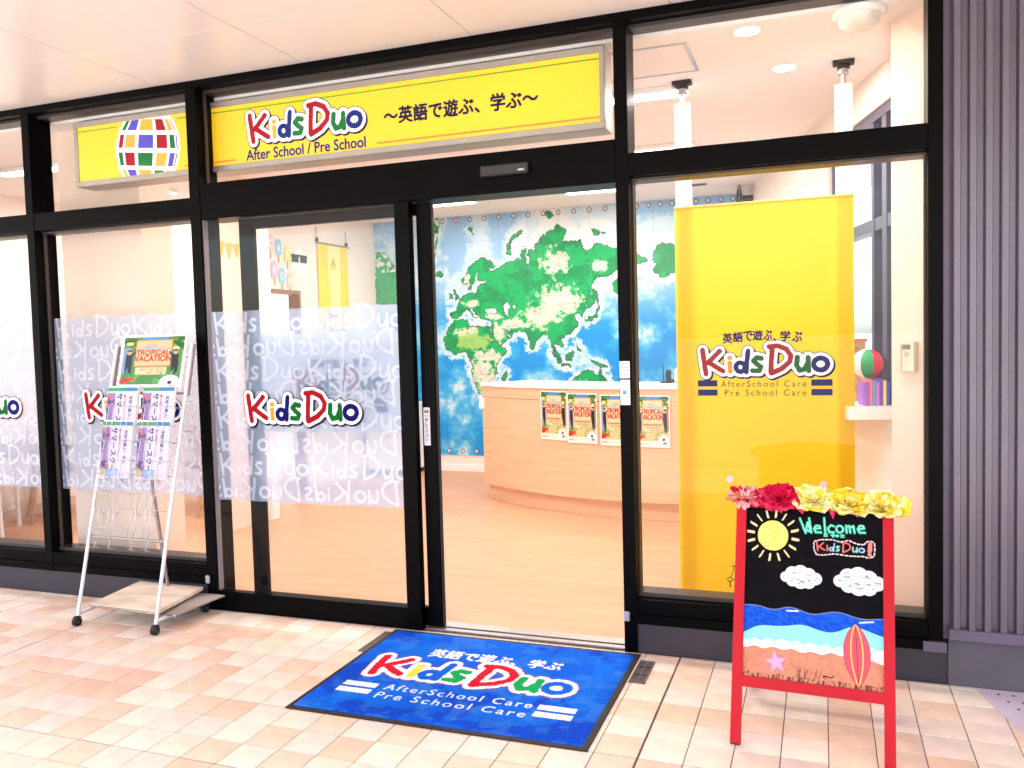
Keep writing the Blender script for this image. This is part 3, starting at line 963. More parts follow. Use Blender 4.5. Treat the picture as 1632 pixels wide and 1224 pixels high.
def ras_text(r, body, x0, x1, y0, y1, col, bold=0.0, spacing=1.0):
    V, Fc = fit(text2d(body, 0.0, spacing), x0, x1, y0, y1)
    V = np.array(V)
    fat = bold * (y1 - y0) / r.e * 0.9
    ii = int(max(0, (x0 / r.w) * r.nx - 2)), int(min(r.nx, (x1 / r.w) * r.nx + 2))
    jj = int(max(0, (y0 / r.h) * r.ny - 2)), int(min(r.ny, (y1 / r.h) * r.ny + 2))
    X, Y = r.X[jj[0]:jj[1] + 1, ii[0]:ii[1] + 1], r.Y[jj[0]:jj[1] + 1, ii[0]:ii[1] + 1]
    cov = np.zeros(X.shape)
    for dx, dy in ((-.25, -.25), (.25, -.25), (-.25, .25), (.25, .25)) + (((-fat, -fat), (fat, -fat), (-fat, fat), (fat, fat), (0, fat), (fat, 0), (-fat, 0), (0, -fat)) if bold else ()):
        inside = np.zeros(X.shape, bool)
        Xs, Ys = X + dx * r.e, Y + dy * r.e
        for f_ in Fc:
            P_ = V[list(f_)]
            bx0, by0 = P_.min(0) - r.e; bx1, by1 = P_.max(0) + r.e
            i0, i1 = np.searchsorted(X[0], [bx0, bx1]); j0, j1 = np.searchsorted(Y[:, 0], [by0, by1])
            if i1 <= i0 or j1 <= j0: continue
            sx, sy = Xs[j0:j1, i0:i1], Ys[j0:j1, i0:i1]
            ins = np.zeros(sx.shape, bool)
            m_ = len(P_)
            for k in range(m_):
                xa, ya = P_[k]; xb, yb = P_[(k + 1) % m_]
                if ya == yb: continue
                ins ^= ((ya > sy) != (yb > sy)) & (sx < (xb - xa) * (sy - ya) / (yb - ya) + xa)
            inside[j0:j1, i0:i1] |= ins
        cov += inside * (0.25 if not bold else 0.3)
    cov = np.minimum(cov, 1.0)
    C = r.C[jj[0]:jj[1] + 1, ii[0]:ii[1] + 1]
    r.C[jj[0]:jj[1] + 1, ii[0]:ii[1] + 1] = C * (1 - cov[..., None]) + np.array(lin(col)) * cov[..., None]
ras_text(r, '英語で遊ぶ、学ぶ', 0.29, 0.90, 0.60, 0.69, (244, 246, 252), 0.045)
ras_text(r, 'AfterSchool Care', 0.27, 0.90, 0.225, 0.278, (214, 232, 250), 0.012, 1.25)
ras_text(r, 'Pre School Care', 0.27, 0.90, 0.145, 0.198, (214, 232, 250), 0.012, 1.25)
for a0 in (0.085, 0.925):
    for b0 in (0.225, 0.165): r.rect(a0, a0 + 0.15, b0, b0 + 0.042, (240, 246, 254))
edge = np.minimum(np.minimum(r.X, r.w - r.X), np.minimum(r.Y, r.h - r.Y))
zz = 0.0045 * np.clip(edge / 0.01, 0, 1) + 0.0022 * (np.random.rand(*r.X.shape) - 0.5) * (edge > 0.004) + 0.0012 * (n2 - 0.5)
r.C *= (0.78 + 0.40 * np.random.rand(*r.X.shape))[..., None]
r.build('carpet', Frame((-1.1135, -0.915, 0.0062), (1, 0.0, 0), (0.0, 1, 0)), mat_print('mat_pile', 0.9, spec=0.15), mt, zz)

# ---- drain grates beside the mat and a perforated cover plate
GRATE = mat('dull_steel_grate', (128, 116, 116), 0.45, 0.6, 0.12, 30)
def grate(x0, x1, y0, y1, label):
    t = thing('drain_grate', ((x0 + x1) / 2, (y0 + y1) / 2, 0), label, 'grate', 'drain grates beside the mat')
    q = MB(); q.box(x0, x1, y0, y1, 0.0004, 0.0014); q.build('recess', mat('grate_shadow', (34, 28, 30), 0.8), t)
    q = MB()
    for a in ((x0, x0 + 0.006, y0, y1), (x1 - 0.006, x1, y0, y1), (x0, x1, y0, y0 + 0.006), (x0, x1, y1 - 0.006, y1), ((x0 + x1) / 2 - 0.003, (x0 + x1) / 2 + 0.003, y0, y1)):
        q.box(a[0], a[1], a[2], a[3], 0.0014, 0.004)
    q.build('rim', GRATE, t)
    n = int((y1 - y0) / 0.014)
    for k in range(1, n):
        yy = y0 + (y1 - y0) * k / n
        if k % 6 == 0: continue
        q = MB(); q.box(x0 + 0.0062, x1 - 0.0062, yy - 0.0028, yy + 0.0028, 0.0015, 0.0034); q.build('bar', GRATE, t)
grate(0.083, 0.150, -0.325, -0.085, 'small steel drain grate at the right edge of the mat')
grate(-1.172, -1.1365, -0.325, -0.06, 'thin steel drain grate at the left edge of the mat')
cp = thing('cover_plate', (1.75, -0.22, 0), 'lilac grey perforated floor plate at the foot of the siding', 'floor plate')
q = MB()
pv = [(1.502, -0.52), (2.2, -0.52), (2.2, -0.014), (1.386, -0.014)]
q.add([(a, b_, z) for z in (0.0005, 0.003) for a, b_ in pv], [(3, 2, 1, 0), (4, 5, 6, 7), (0, 1, 5, 4), (1, 2, 6, 5), (2, 3, 7, 6), (3, 0, 4, 7)]); q.build('plate', mat('lilac_steel_plate', (214, 200, 212), 0.5, 0.1, 0.05, 8), cp)
for a in range(9):
    for c_ in range(5):
        q = MB(); q.cyl((1.455 + a * 0.05 + c_ * 0.022, -0.05 - c_ * 0.062, 0.0031), 0.006, 0.0006, 'z', 12); q.build('hole', mat('grate_shadow', (34, 28, 30), 0.8), cp)

# ---- leaflet rack
rk = thing('leaflet_rack', (-2.505, -0.22, 0), 'silver wheeled leaflet rack leaning back before the left window', 'rack')
SILV = mat('silver_paint', (226, 218, 226), 0.34, 0.25, 0.03, 10)
WIRE = mat('chrome_wire', (196, 188, 192), 0.25, 0.8, 0.05, 20)
RX0, RX1 = -2.757, -2.255
RA, RB = Vector((0, -0.405, 0.052)), Vector((0, -0.055, 1.435))
rdir = (RB - RA).normalized()
RF = Frame(Vector((RX0, RA.y, RA.z)), (1, 0, 0), rdir)
RLEN = (RB - RA).length
for x in (RX0, RX1):
    q = MB(); q.tube([Vector((x, RA.y, RA.z)), Vector((x, RB.y, RB.z))], 0.0125, 4); q.build('upright', SILV, rk)
    q = MB(); q.tube([(x, RA.y + 0.004, RA.z + 0.012), (x, -0.03, 0.075)], 0.0125, 4); q.build('foot_rail', SILV, rk)
    q = MB(); q.tube([RF.p(x - RX0, RLEN - 0.28, -0.016), RF.p(x - RX0, RLEN - 0.01, -0.016)], 0.0145, 4); q.build('poster_channel', mat('dull_channel', (150, 140, 142), 0.4, 0.5), rk)
for b0, rr in ((RLEN - 0.27, 0.006), (0.40, 0.009)):
    q = MB(); q.tube([RF.p(0, b0, -0.01), RF.p(RX1 - RX0, b0, -0.01)], rr, 8); q.build('cross_bar', GREY, rk)
q = MB(); q.tube([(RX0, -0.035, 0.075), (RX1, -0.035, 0.075)], 0.011, 4); q.build('cross_bar', SILV, rk)
q = MB(); q.tube([(-2.50, -0.04, 0.08), RF.p(0.25, 0.95, -0.02)], 0.009, 8); q.build('rear_strut', mat('dull_channel', (150, 140, 142), 0.4, 0.5), rk)
TIERS = (0.36, 0.535, 0.705, 0.885)
for col_ in range(2):
    a0 = 0.042 + col_ * 0.238; a1 = a0 + 0.205
    for b0 in TIERS:
        q = MB()
        for h_ in (0.19, 0.09):
            q.tube([RF.p(a0 - 0.012, b0 + h_, 0.03), RF.p(a0, b0 + h_, 0.066), RF.p(a1, b0 + h_, 0.066), RF.p(a1 + 0.012, b0 + h_, 0.03)], 0.0016, 6)
        for e0 in (a0 + 0.035, a1 - 0.075):
            q.tube([RF.p(e0, b0 + 0.19, 0.067), RF.p(e0 - 0.004, b0, 0.064), RF.p(e0 - 0.004, b0 - 0.012, 0.032), RF.p(e0 + 0.036, b0 - 0.012, 0.032), RF.p(e0 + 0.036, b0, 0.064), RF.p(e0 + 0.032, b0 + 0.19, 0.067)], 0.0016, 6)
            q.tube([RF.p(e0 - 0.004, b0 - 0.012, 0.032), RF.p(e0 - 0.002, b0 + 0.19, 0.002)], 0.0016, 6)
        q.build('wire_pocket', WIRE, rk)
for b0 in TIERS:
    q = MB(); q.tube([RF.p(0, b0 + 0.19, 0.0), RF.p(RX1 - RX0, b0 + 0.19, 0.0)], 0.0022, 6); q.build('wire_rail', WIRE, rk)
RUB = mat('black_rubber', (22, 20, 22), 0.7)
for cx_, cy_ in ((RX0, -0.412), (RX1, -0.412), (RX1, -0.05), (RX0, -0.05)):
    q = MB(); q.cyl((cx_ - 0.011, cy_, 0.0235), 0.023, 0.022, 'x', 20); q.bbox(cx_ - 0.015, cx_ + 0.015, cy_ - 0.014, cy_ + 0.018, 0.026, 0.05, 0.004)
    w_ = q.build('caster', RUB, rk)
    q = MB(); q.cyl((cx_ - 0.0125, cy_, 0.0235), 0.009, 0.025, 'x', 12); q.build('hub', mat('dark_grey_plastic', (60, 56, 60), 0.5), w_)

pb = thing('plywood_board', (-2.48, -0.19, 0.085), 'weathered plywood board lying on the rack base', 'board')
q = MB()
vs = [(-2.70, -0.375, 0.093), (-2.262, -0.385, 0.093), (-2.295, -0.012, 0.106), (-2.725, -0.012, 0.106)]
q.add([Vector(v) for v in vs] + [Vector(v) + Vector((0, 0, 0.018)) for v in vs], [(3, 2, 1, 0), (4, 5, 6, 7), (0, 1, 5, 4), (1, 2, 6, 5), (2, 3, 7, 6), (3, 0, 4, 7)])
q.build('ply_sheet', mat('weathered_plywood', (226, 206, 184), 0.8, var=0.22, scale=4, stretch=(1, 3, 1)), pb)
for k in range(2):
    q = MB(); q.box(-2.70, -2.262, -0.3865, -0.3855, 0.097 + 0.006 * k, 0.0995 + 0.006 * k); q.build('ply_edge', mat('ply_glue_line', (120, 92, 84), 0.8), pb)
cb = thing('cardboard_sheet', (-2.25, -0.15, 0.08), 'grey corrugated cardboard sheet sticking out under the plywood', 'cardboard')
q = MB(); vs = [(-2.44, -0.34, 0.0805), (-2.19, -0.335, 0.0805), (-2.155, -0.012, 0.0885), (-2.44, -0.012, 0.0885)]
q.add([Vector(v) for v in vs] + [Vector(v) + Vector((0, 0, 0.0012)) for v in vs], [(3, 2, 1, 0), (4, 5, 6, 7), (0, 1, 5, 4), (1, 2, 6, 5), (2, 3, 7, 6), (3, 0, 4, 7)])
q.build('liner', mat('grey_cardboard', (158, 146, 138), 0.85), cb)
q = MB(); vs = [Vector(v) + Vector((0, 0, -0.005)) for v in vs]
q.add(vs + [v + Vector((0, 0, 0.001)) for v in vs], [(3, 2, 1, 0), (4, 5, 6, 7), (0, 1, 5, 4), (1, 2, 6, 5), (2, 3, 7, 6), (3, 0, 4, 7)])
q.build('liner', mat('grey_cardboard', (158, 146, 138), 0.85), cb)
q = MB()
for k in range(18):
    t = k / 17.0
    p0 = Vector((-2.19, -0.335, 0.0785)).lerp(Vector((-2.155, -0.012, 0.0865)), t)
    q.box(p0.x - 0.02, p0.x - 0.001, p0.y - 0.002, p0.y + 0.002, p0.z - 0.0022, p0.z + 0.0022)
q.build('flute', mat('pale_flute', (226, 216, 208), 0.85), cb)

# ---- printed posters and leaflets
PAPER = mat_print('glossy_paper', 0.32)
def poster_art(w, h, nx, land=False):
    r = Ras(w, h, nx, (250, 244, 226))
    L_ = lambda u, v: (u * w, v * h)
    nz = fbm(r.X, r.Y, 26, 21)
    r.rect(0.03 * w, 0.97 * w, 0.12 * h, 0.98 * h, (70, 140, 70) if land else (232, 206, 150))
    r.rect(0.03 * w, 0.97 * w, 0.90 * h, 0.98 * h, (70, 150, 214))
    for k in range(30):
        rr = random.Random(k)
        for sx in (0.1, 0.9):
            u, v = sx + rr.uniform(-0.12, 0.13) * (1 if sx < .5 else -1), rr.uniform(0.74, 0.97)
            c = rr.choice([(30, 116, 40), (90, 150, 30), (10, 90, 50), (130, 166, 40)])
            a = rr.uniform(-1, 1)
            r.line([L_(u, v), L_(u + 0.12 * math.cos(a) * (1 if sx < .5 else -1), v - 0.03 * math.sin(a))], 0.035 * w, c)
    r.rect(0.03 * w, 0.15 * w, 0.30 * h, 0.78 * h, (130, 160, 214), 0.8)
    r.rect(0.85 * w, 0.97 * w, 0.30 * h, 0.75 * h, (70, 150, 80) if land else (150, 112, 90), 0.8)
    r.rect(0.22 * w, 0.80 * w, 0.44 * h, 0.92 * h, (190, 130, 90)); r.rect(0.235 * w, 0.785 * w, 0.455 * h, 0.905 * h, (238, 198, 150) if land else (244, 218, 174))
    r.ell(0.12 * w, 0.85 * h, 0.06 * w, 0.03 * h, (255, 236, 130)); r.ell(0.86 * w, 0.76 * h, 0.05 * w, 0.03 * h, (255, 240, 170))
    ras_text(r, '2020', 0.40 * w, 0.56 * w, 0.80 * h, 0.835 * h, (60, 140, 190), 0.03)
    ras_text(r, 'SUMMER SCHOOL', 0.26 * w, 0.78 * w, 0.745 * h, 0.79 * h, (90, 160, 206), 0.03)
    ras_text(r, 'TROPICAL', 0.24 * w, 0.76 * w, 0.645 * h, 0.735 * h, (190, 30, 30), 0.06)
    ras_text(r, 'VACATION', 0.22 * w, 0.80 * w, 0.53 * h, 0.635 * h, (190, 30, 30), 0.06)
    r.rect(0.25 * w, 0.75 * w, 0.29 * h, 0.43 * h, (206, 170, 110)); r.rect(0.26 * w, 0.74 * w, 0.30 * h, 0.42 * h, (250, 224, 176))
    r.rect(0.25 * w, 0.75 * w, 0.415 * h, 0.44 * h, (190, 150, 100))
    ras_text(r, '2020.7.20 MON', 0.32 * w, 0.70 * w, 0.365 * h, 0.40 * h, (80, 60, 40), 0.02)
    ras_text(r, '→8.31 MON', 0.42 * w, 0.70 * w, 0.315 * h, 0.35 * h, (80, 60, 40), 0.02)
    for u, s_ in ((0.13, 1), (0.86, -1)):       # two figures in dark clothes
        r.poly([L_(u - 0.05, 0.66), L_(u + 0.05, 0.66), L_(u + 0.06, 0.48), L_(u + 0.055, 0.28), L_(u + 0.005, 0.28), L_(u, 0.42), L_(u - 0.04, 0.28) if land else L_(u - 0.01, 0.28), L_(u - 0.055, 0.50)], (34, 24, 64) if s_ > 0 else (26, 22, 32))
        r.line([L_(u + 0.05 * s_, 0.64), L_(u + 0.09 * s_, 0.69)], 0.03 * w, (34, 24, 64))
        r.ell(u * w, 0.70 * h, 0.032 * w, 0.034 * (h if not land else h * 1.5), (228, 176, 146)); r.ell(u * w, 0.722 * h, 0.034 * w, 0.018 * h, (30, 20, 24))
    for k in range(10):
        rr = random.Random(60 + k)
        u = rr.uniform(0.03, 0.30); r.line([L_(u, 0.17), L_(u + rr.uniform(-0.08, 0.1), 0.30)], 0.03 * w, rr.choice([(70, 160, 60), (40, 130, 60), (130, 180, 60)]))
        a = k * 0.33 + 1.2; r.line([L_(0.82 + 0.18 * math.cos(a), 0.16 + 0.12 * math.sin(a)), L_(0.82 + 0.26 * math.cos(a), 0.16 + 0.17 * math.sin(a))], 0.03 * w, rr.choice([(40, 150, 80), (90, 170, 90)]))
    rr = random.Random(9)
    for k in range(7): r.ell((0.13 + rr.uniform(-0.08, 0.09)) * w, (0.185 + rr.uniform(-0.04, 0.03)) * h, 0.055 * w, 0.03 * h, rr.choice([(222, 44, 44), (236, 70, 60), (200, 30, 40)]))
    r.rect(0.02 * w, 0.98 * w, 0.02 * h, 0.12 * h, (252, 248, 238))
    r.ell(0.82 * w, 0.12 * h, 0.17 * w, 0.115 * h * (1.4 if land else 1), (250, 250, 250)); r.ell(0.82 * w, 0.15 * h, 0.035 * w, 0.03 * h, (40, 30, 34)); r.rect(0.80 * w, 0.90 * w, 0.06 * h, 0.10 * h, (170, 90, 80))
    ras_text(r, 'Kids Duo', 0.05 * w, 0.20 * w, 0.05 * h, 0.085 * h, (200, 60, 70), 0.02)
    ras_text(r, 'サマースクール', 0.24 * w, 0.62 * w, 0.055 * h, 0.08 * h, (90, 84, 90), 0.0)
    r.C *= 0.85
    m_ = np.minimum(np.minimum(r.X, w - r.X), np.minimum(r.Y, h - r.Y)) - 0.02 * w
    r.paint(m_, (252, 250, 246))
    return r

def leaflet_art(nx=110):
    w, h = 0.20, 0.292
    r = Ras(w, h, nx, (204, 196, 222))
    r.rect(0, w, 0.93 * h, h, (52, 140, 90)); r.rect(0.55 * w, w, 0.94 * h, h, (40, 110, 170))
    r.rect(0, 0.28 * w, 0.14 * h, 0.90 * h, (140, 106, 164))
    rr = random.Random(4)
    for k in range(16): r.ell(rr.uniform(0.02, 0.25) * w, rr.uniform(0.16, 0.88) * h, 0.06 * w, 0.035 * h, rr.choice([(50, 26, 70), (206, 130, 110), (80, 44, 120), (44, 26, 50), (180, 90, 90)]))
    def vtext(body, xc, y1, size, col, bold):
        # type turned a quarter turn, reading downwards
        V, Fc = text2d(body, bold)
        n = len(body)
        L = size * n
        r2 = Ras(L, size, max(8, int(L / r.e)), (255, 255, 255)); r2.C[:] = 1.0
        ras_text(r2, body, 0, L, 0, size, (0, 0, 0), bold)
        A_ = 1 - r2.C[..., 0]
        A_ = np.rot90(A_, 1)          # rows become columns
        A_ = A_[:, :]
        hh, ww = A_.shape
        j1 = int(y1 / h * r.ny); i0 = int((xc - size / 2) / w * r.nx)
        j0 = max(0, j1 - hh); i1 = min(r.nx + 1, i0 + ww)
        A_ = A_[hh - (j1 - j0):, :i1 - i0]
        C = r.C[j0:j1, i0:i1]
        r.C[j0:j1, i0:i1] = C * (1 - A_[..., None]) + np.array(lin(col)) * A_[..., None]
    vtext('サマースクール', 0.43 * w, 0.905 * h, 0.038, (24, 16, 96), 0.05)
    vtext('夏の特別プログラム', 0.60 * w, 0.88 * h, 0.016, (170, 40, 80), 0.03)
    vtext('英語で遊ぶ、学ぶ', 0.80 * w, 0.86 * h, 0.022, (24, 20, 96), 0.03)
    r.rect(0.05 * w, 0.20 * w, 0.03 * h, 0.16 * h, (190, 160, 96)); r.rect(0.24 * w, 0.42 * w, 0.03 * h, 0.16 * h, (40, 120, 200)); r.rect(0.46 * w, 0.62 * w, 0.03 * h, 0.16 * h, (60, 140, 206))
    for k in range(5): r.rect(0.26 * w, 0.60 * w, (0.045 + 0.022 * k) * h, (0.052 + 0.022 * k) * h, (220, 236, 248))
    r.rect(0.24 * w, 0.30 * w, 0.18 * h, 0.24 * h, (200, 60, 50))
    return r

pr_ = poster_art(0.262, 0.39, 130)
poster_me = pr_.grid_mesh('poster_sheet', Frame((-0.131, 0, 0), (1, 0, 0), (0, 0, 1)), (0, 0, 0), PAPER)
pr_ = poster_art(0.42, 0.30, 170, True)
rp_ = thing('rack_poster', RF.p(0.25, RLEN - 0.27, 0), 'landscape summer school poster at the top of the leaflet rack', 'poster')
FRP = Frame(RF.p(0.060, 1.165, 0.018), RF.u, RF.v)
q = MB(); q.fbox(FRP, -0.004, 0.424, -0.004, 0.304, -0.003, -0.0006); q.build('backing_board', WHITE, rp_)
pr_.build('poster_sheet', FRP, PAPER, rp_)
lf_ = leaflet_art()
for row, col_, lab in ((2, 0, 'upper left leaflet pile in the rack below the poster'), (2, 1, 'upper right leaflet pile in the rack below the poster'),
                       (1, 0, 'lower left leaflet pile in the rack above the empty pockets'), (1, 1, 'lower right leaflet pile in the rack above the empty pockets')):
    a0 = 0.045 + col_ * 0.238; b0 = TIERS[3] if row == 2 else TIERS[2]
    t = thing('leaflet_pile', RF.p(a0 + 0.1, b0, 0.03), lab, 'leaflets', 'leaflet piles in the rack')
    tilt = Vector(RF.v) + Vector(RF.n) * 0.075
    F2 = Frame(RF.p(a0, b0, 0.040), RF.u, tilt)
    q = MB()
    for k in range(6):
        q.fbox(F2, 0.0 + 0.0012 * (k % 3), 0.2 + 0.0012 * (k % 2), 0.002 * (k % 3), 0.29 + 0.003 * ((k * 7) % 4), -0.003 - 0.0022 * k, -0.0012 - 0.0022 * k)
    q.build('sheets', mat('white_paper_edge', (240, 238, 242), 0.6), t)
    lf_.build('top_leaflet', F2, PAPER, t)

# ---- A-frame chalkboard
ps, th = math.radians(-2.867), math.radians(16.98)
u_ = Vector((math.cos(ps), math.sin(ps), 0)); nb = Vector((-math.sin(ps), math.cos(ps), 0))
v_ = Vector((0, 0, math.cos(th))) + nb * math.sin(th)
AF = Frame((0.5254, -0.7406, 0), u_, v_)
AW, AL = 0.5203, 0.8325
af = thing('a_frame_sign', AF.p(AW / 2, 0, 0), 'red wooden A-frame chalkboard with a beach drawing and welcome', 'chalkboard')
RED = mat('red_lacquered_wood', (178, 0, 22), 0.42, spec=0.2, var=0.12, scale=5, stretch=(1, 1, 0.3), bump=0.05, bscale=50)
LWD = 0.0344
for a0 in (0, AW - LWD):
    q = MB(); q.fbox(AF, a0, a0 + LWD, 0.006, AL, -0.022, 0.0); q.build('leg', RED, af)
    q = MB(); q.fbox(AF, a0 + 0.001, a0 + LWD - 0.001, 0.0015, 0.006, -0.021, -0.001); q.build('leg_foot', mat('black_rubber', (22, 20, 22), 0.7), af)
q = MB(); q.fbox(AF, LWD, AW - LWD, 0.813, AL - 0.002, -0.021, -0.001); q.build('top_rail', RED, af)
q = MB(); q.fbox(AF, LWD, AW - LWD, 0.194, 0.2305, -0.021, -0.001); q.build('bottom_rail', RED, af)
v2 = Vector((0, 0, math.cos(th))) - nb * math.sin(th)
back_o = AF.p(0, AL, -0.026) - v2 * (AL - 0.004)
AB = Frame(back_o, u_, v2)
for a0 in (0.002, AW - LWD - 0.002):
    q = MB(); q.fbox(AB, a0, a0 + LWD, 0.0075, AL - 0.02, -0.022, 0.0); q.build('rear_leg', RED, af)
q = MB(); q.fbox(AB, LWD + 0.002, AW - LWD - 0.002, 0.194, 0.2305, -0.021, -0.001); q.build('rear_rail', RED, af)
# hook and stay at the left side
q = MB()
hk = AF.p(0, 0.60, -0.012)
q.tube([hk, hk + Vector((-0.014, 0.0, -0.002))], 0.0022, 6)
ring = [hk + Vector((-0.02, 0, -0.05)) + Vector((0.008 * math.cos(t), 0, 0.008 * math.sin(t))) for t in np.linspace(0, 2 * math.pi, 14)]
q.tube(ring, 0.0016, 6, cap=False)
q.tube([hk + Vector((-0.004, 0, -0.004)), hk + Vector((-0.017, 0, -0.045))], 0.0016, 6)
q.tube([hk + Vector((-0.02, 0, -0.055)), hk + Vector((-0.019, 0, -0.078))], 0.0024, 6)
q.tube([hk + Vector((-0.012, 0, -0.05)), hk + Vector((0.0, 0, -0.052))], 0.0018, 6)
q.build('hook', mat('rusty_iron', (58, 38, 30), 0.6, 0.5), af)
BW, BH = AW - 2 * LWD, 0.813 - 0.2305
r = Ras(BW, BH, 300, (7, 4, 9))
nz = fbm(r.X, r.Y, 30, 41)
r.C *= (0.6 + 0.9 * nz)[..., None]
uu, vv = r.X / BW, 1 - r.Y / BH             # v measured from the top
P2 = lambda u, v: (u * BW, (1 - v) * BH)
def chalk(pts, w_, col, op=1.0):
    d = seg_dist(r.X, r.Y, [P2(*p) for p in pts]) - w_ / 2
    d = d + 0.0016 * (vnoise(r.X, r.Y, 420, 2) - 0.5)
    r.paint(d, col, op * 1.0)
# sun
sx, sy = 0.205, 0.165
d = np.hypot(r.X - sx * BW, r.Y - (1 - sy) * BH) - 0.052 + 0.004 * (fbm(r.X, r.Y, 40, 3) - 0.5)
r.paint(d, (246, 240, 120))
r.paint(np.maximum(d + 0.002, 0.52 - fbm(r.X, r.Y, 150, 77)), (232, 222, 96), 0.6)
for k in range(16):
    a = 2 * math.pi * k / 16 + 0.12
    ca, sa = math.cos(a), math.sin(a) * BW / BH
    for off in (-0.004, 0.004):
        chalk([(sx + ca * 0.145 + off * sa, sy + sa * 0.145 + off * ca), (sx + ca * 0.195 + off * sa, sy + sa * 0.195 + off * ca)], 0.004, (250, 224, 168))
chalk([(0.16, 0.165), (0.18, 0.152), (0.20, 0.16)], 0.0022, (120, 110, 40)); chalk([(0.215, 0.15), (0.24, 0.13), (0.26, 0.14)], 0.0022, (120, 110, 40)); chalk([(0.19, 0.19), (0.215, 0.185), (0.23, 0.17)], 0.0022, (120, 110, 40))
# Welcome
WG = {'W': ([[(0, 1), (0.32, 0.0), (0.42, 0.75), (0.62, 0.05), (0.5, 1.05)], [(0.38, 0.2), (0.62, 0.1)]], 0.75), 'e': ([[(0.03, 0.3), (0.36, 0.36), (0.3, 0.55), (0.12, 0.55), (0.02, 0.3), (0.12, 0.04), (0.4, 0.06)]], 0.5), 'l': ([[(0.05, 1.05), (0.12, 0.02)]], 0.22),
      'c': ([[(0.36, 0.52), (0.2, 0.6), (0.04, 0.34), (0.12, 0.06), (0.36, 0.06)]], 0.46), 'o': ([ell(0.2, 0.3, 0.18, 0.26, 14)], 0.5), 'm': ([[(0.04, 0.55), (0.06, 0.03)], [(0.06, 0.45), (0.2, 0.56), (0.26, 0.05)], [(0.26, 0.42), (0.42, 0.55), (0.48, 0.04)]], 0.62)}
cx_ = 0.0
tot = sum(WG[c][1] for c in 'Welcome')
for c in 'Welcome':
    for st in WG[c][0]:
        chalk([(0.405 + 0.485 * (cx_ + a) / tot, 0.138 - 0.02 * (cx_ / tot) - 0.085 * b_ * (1.0 if c in 'Wl' else 0.92)) for a, b_ in st], 0.0074, (66, 206, 166))
        chalk([(0.405 + 0.485 * (cx_ + a) / tot, 0.136 - 0.02 * (cx_ / tot) - 0.085 * b_ * (1.0 if c in 'Wl' else 0.92)) for a, b_ in st], 0.003, (176, 240, 220), 0.6)
    cx_ += WG[c][1]
for a in (0.585, 0.705):
    chalk([(a, 0.138), (a + 0.022, 0.138)], 0.004, (110, 230, 200)); chalk([(a, 0.149), (a + 0.022, 0.149)], 0.004, (110, 230, 200))
chalk([(0.632, 0.143), (0.665, 0.143)], 0.004, (110, 230, 200)); chalk([(0.649, 0.134), (0.649, 0.153)], 0.004, (110, 230, 200)); chalk([(0.678, 0.138), (0.69, 0.143), (0.678, 0.15), (0.67, 0.143), (0.678, 0.138)], 0.004, (110, 230, 200))
# small word with dashed border
for ch, st, c in GL:
    col = {'red': (236, 110, 104), 'amber': (236, 120, 110), 'navy': (150, 196, 240), 'green': (140, 210, 200)}[c]
    for s_ in st: chalk([(0.525 + 0.36 * a / WORD, 0.238 - 0.052 * b_) for a, b_ in s_], 0.0042, col)
chalk([(0.912, 0.182), (0.908, 0.222)], 0.013, (240, 130, 120)); chalk([(0.907, 0.242), (0.909, 0.243)], 0.012, (240, 130, 120))
bd = [(0.51, 0.185), (0.56, 0.172), (0.65, 0.168), (0.70, 0.18), (0.76, 0.166), (0.82, 0.185), (0.87, 0.186), (0.885, 0.17), (0.91, 0.163), (0.94, 0.17), (0.945, 0.20), (0.94, 0.25), (0.90, 0.262), (0.87, 0.255), (0.76, 0.257), (0.66, 0.25), (0.58, 0.262), (0.53, 0.262), (0.51, 0.23), (0.51, 0.185)]
for (a, b_), (c_, d_) in zip(bd[:-1], bd[1:]):
    n = max(1, int(round(math.hypot(c_ - a, (d_ - b_) * 1.3) / 0.03)))
    for k in range(n):
        t0, t1 = (k + 0.15) / n, (k + 0.7) / n
        chalk([(a + (c_ - a) * t0, b_ + (d_ - b_) * t0), (a + (c_ - a) * t1, b_ + (d_ - b_) * t1)], 0.0034, (246, 226, 220))
# clouds
for cx_, cy_, kx in ((0.415, 0.405, 1.0), (0.83, 0.405, 1.2)):
    d = np.full(r.X.shape, 1e9)
    for a, b_, rr in ((-0.11, 0.0, 0.020), (-0.06, -0.022, 0.028), (0.0, -0.03, 0.03), (0.06, -0.02, 0.027), (0.11, 0.0, 0.024), (0.06, 0.022, 0.026), (0.0, 0.02, 0.03), (-0.06, 0.018, 0.024)):
        d = np.minimum(d, np.hypot(r.X - (cx_ + a * kx) * BW, r.Y - (1 - cy_ - b_ * kx) * BH) - rr * (0.85 if kx == 1 else 1.0))
    r.paint(d, (246, 242, 248))
    r.paint(np.maximum(d + 0.012, 0.56 - fbm(r.X * 0.6 + r.Y * 0.3, r.Y * 2.2, 120, 8)), (100, 96, 120), 0.8)
def curve(pts):
    xs = [p[0] for p in pts]; ys = [p[1] for p in pts]
    t = np.interp(uu, xs, ys); k = 7
    acc = np.zeros(uu.shape)
    for o_ in np.linspace(-0.05, 0.05, k): acc += np.interp(uu + o_, xs, ys)
    return acc / k
sea = curve([(-.1, .60), (0, .59), (.1, .585), (.22, .61), (.34, .575), (.50, .615), (.68, .58), (.85, .615), (1, .60)])
lagoon = curve([(-.1, .76), (0, .755), (.1, .70), (.28, .695), (.44, .67), (.56, .70), (.66, .705), (.79, .65), (.9, .675), (1, .70)])
foam = curve([(-.1, .79), (0, .79), (.3, .775), (.5, .782), (.7, .785), (.85, .78), (1, .77)]) + 0.008 * np.sin(uu * 60)
sand = curve([(-.1, .83), (0, .83), (.3, .822), (.5, .83), (.7, .82), (.85, .83), (.93, .845), (1, .845)]) + 0.006 * np.sin(uu * 45 + 1)
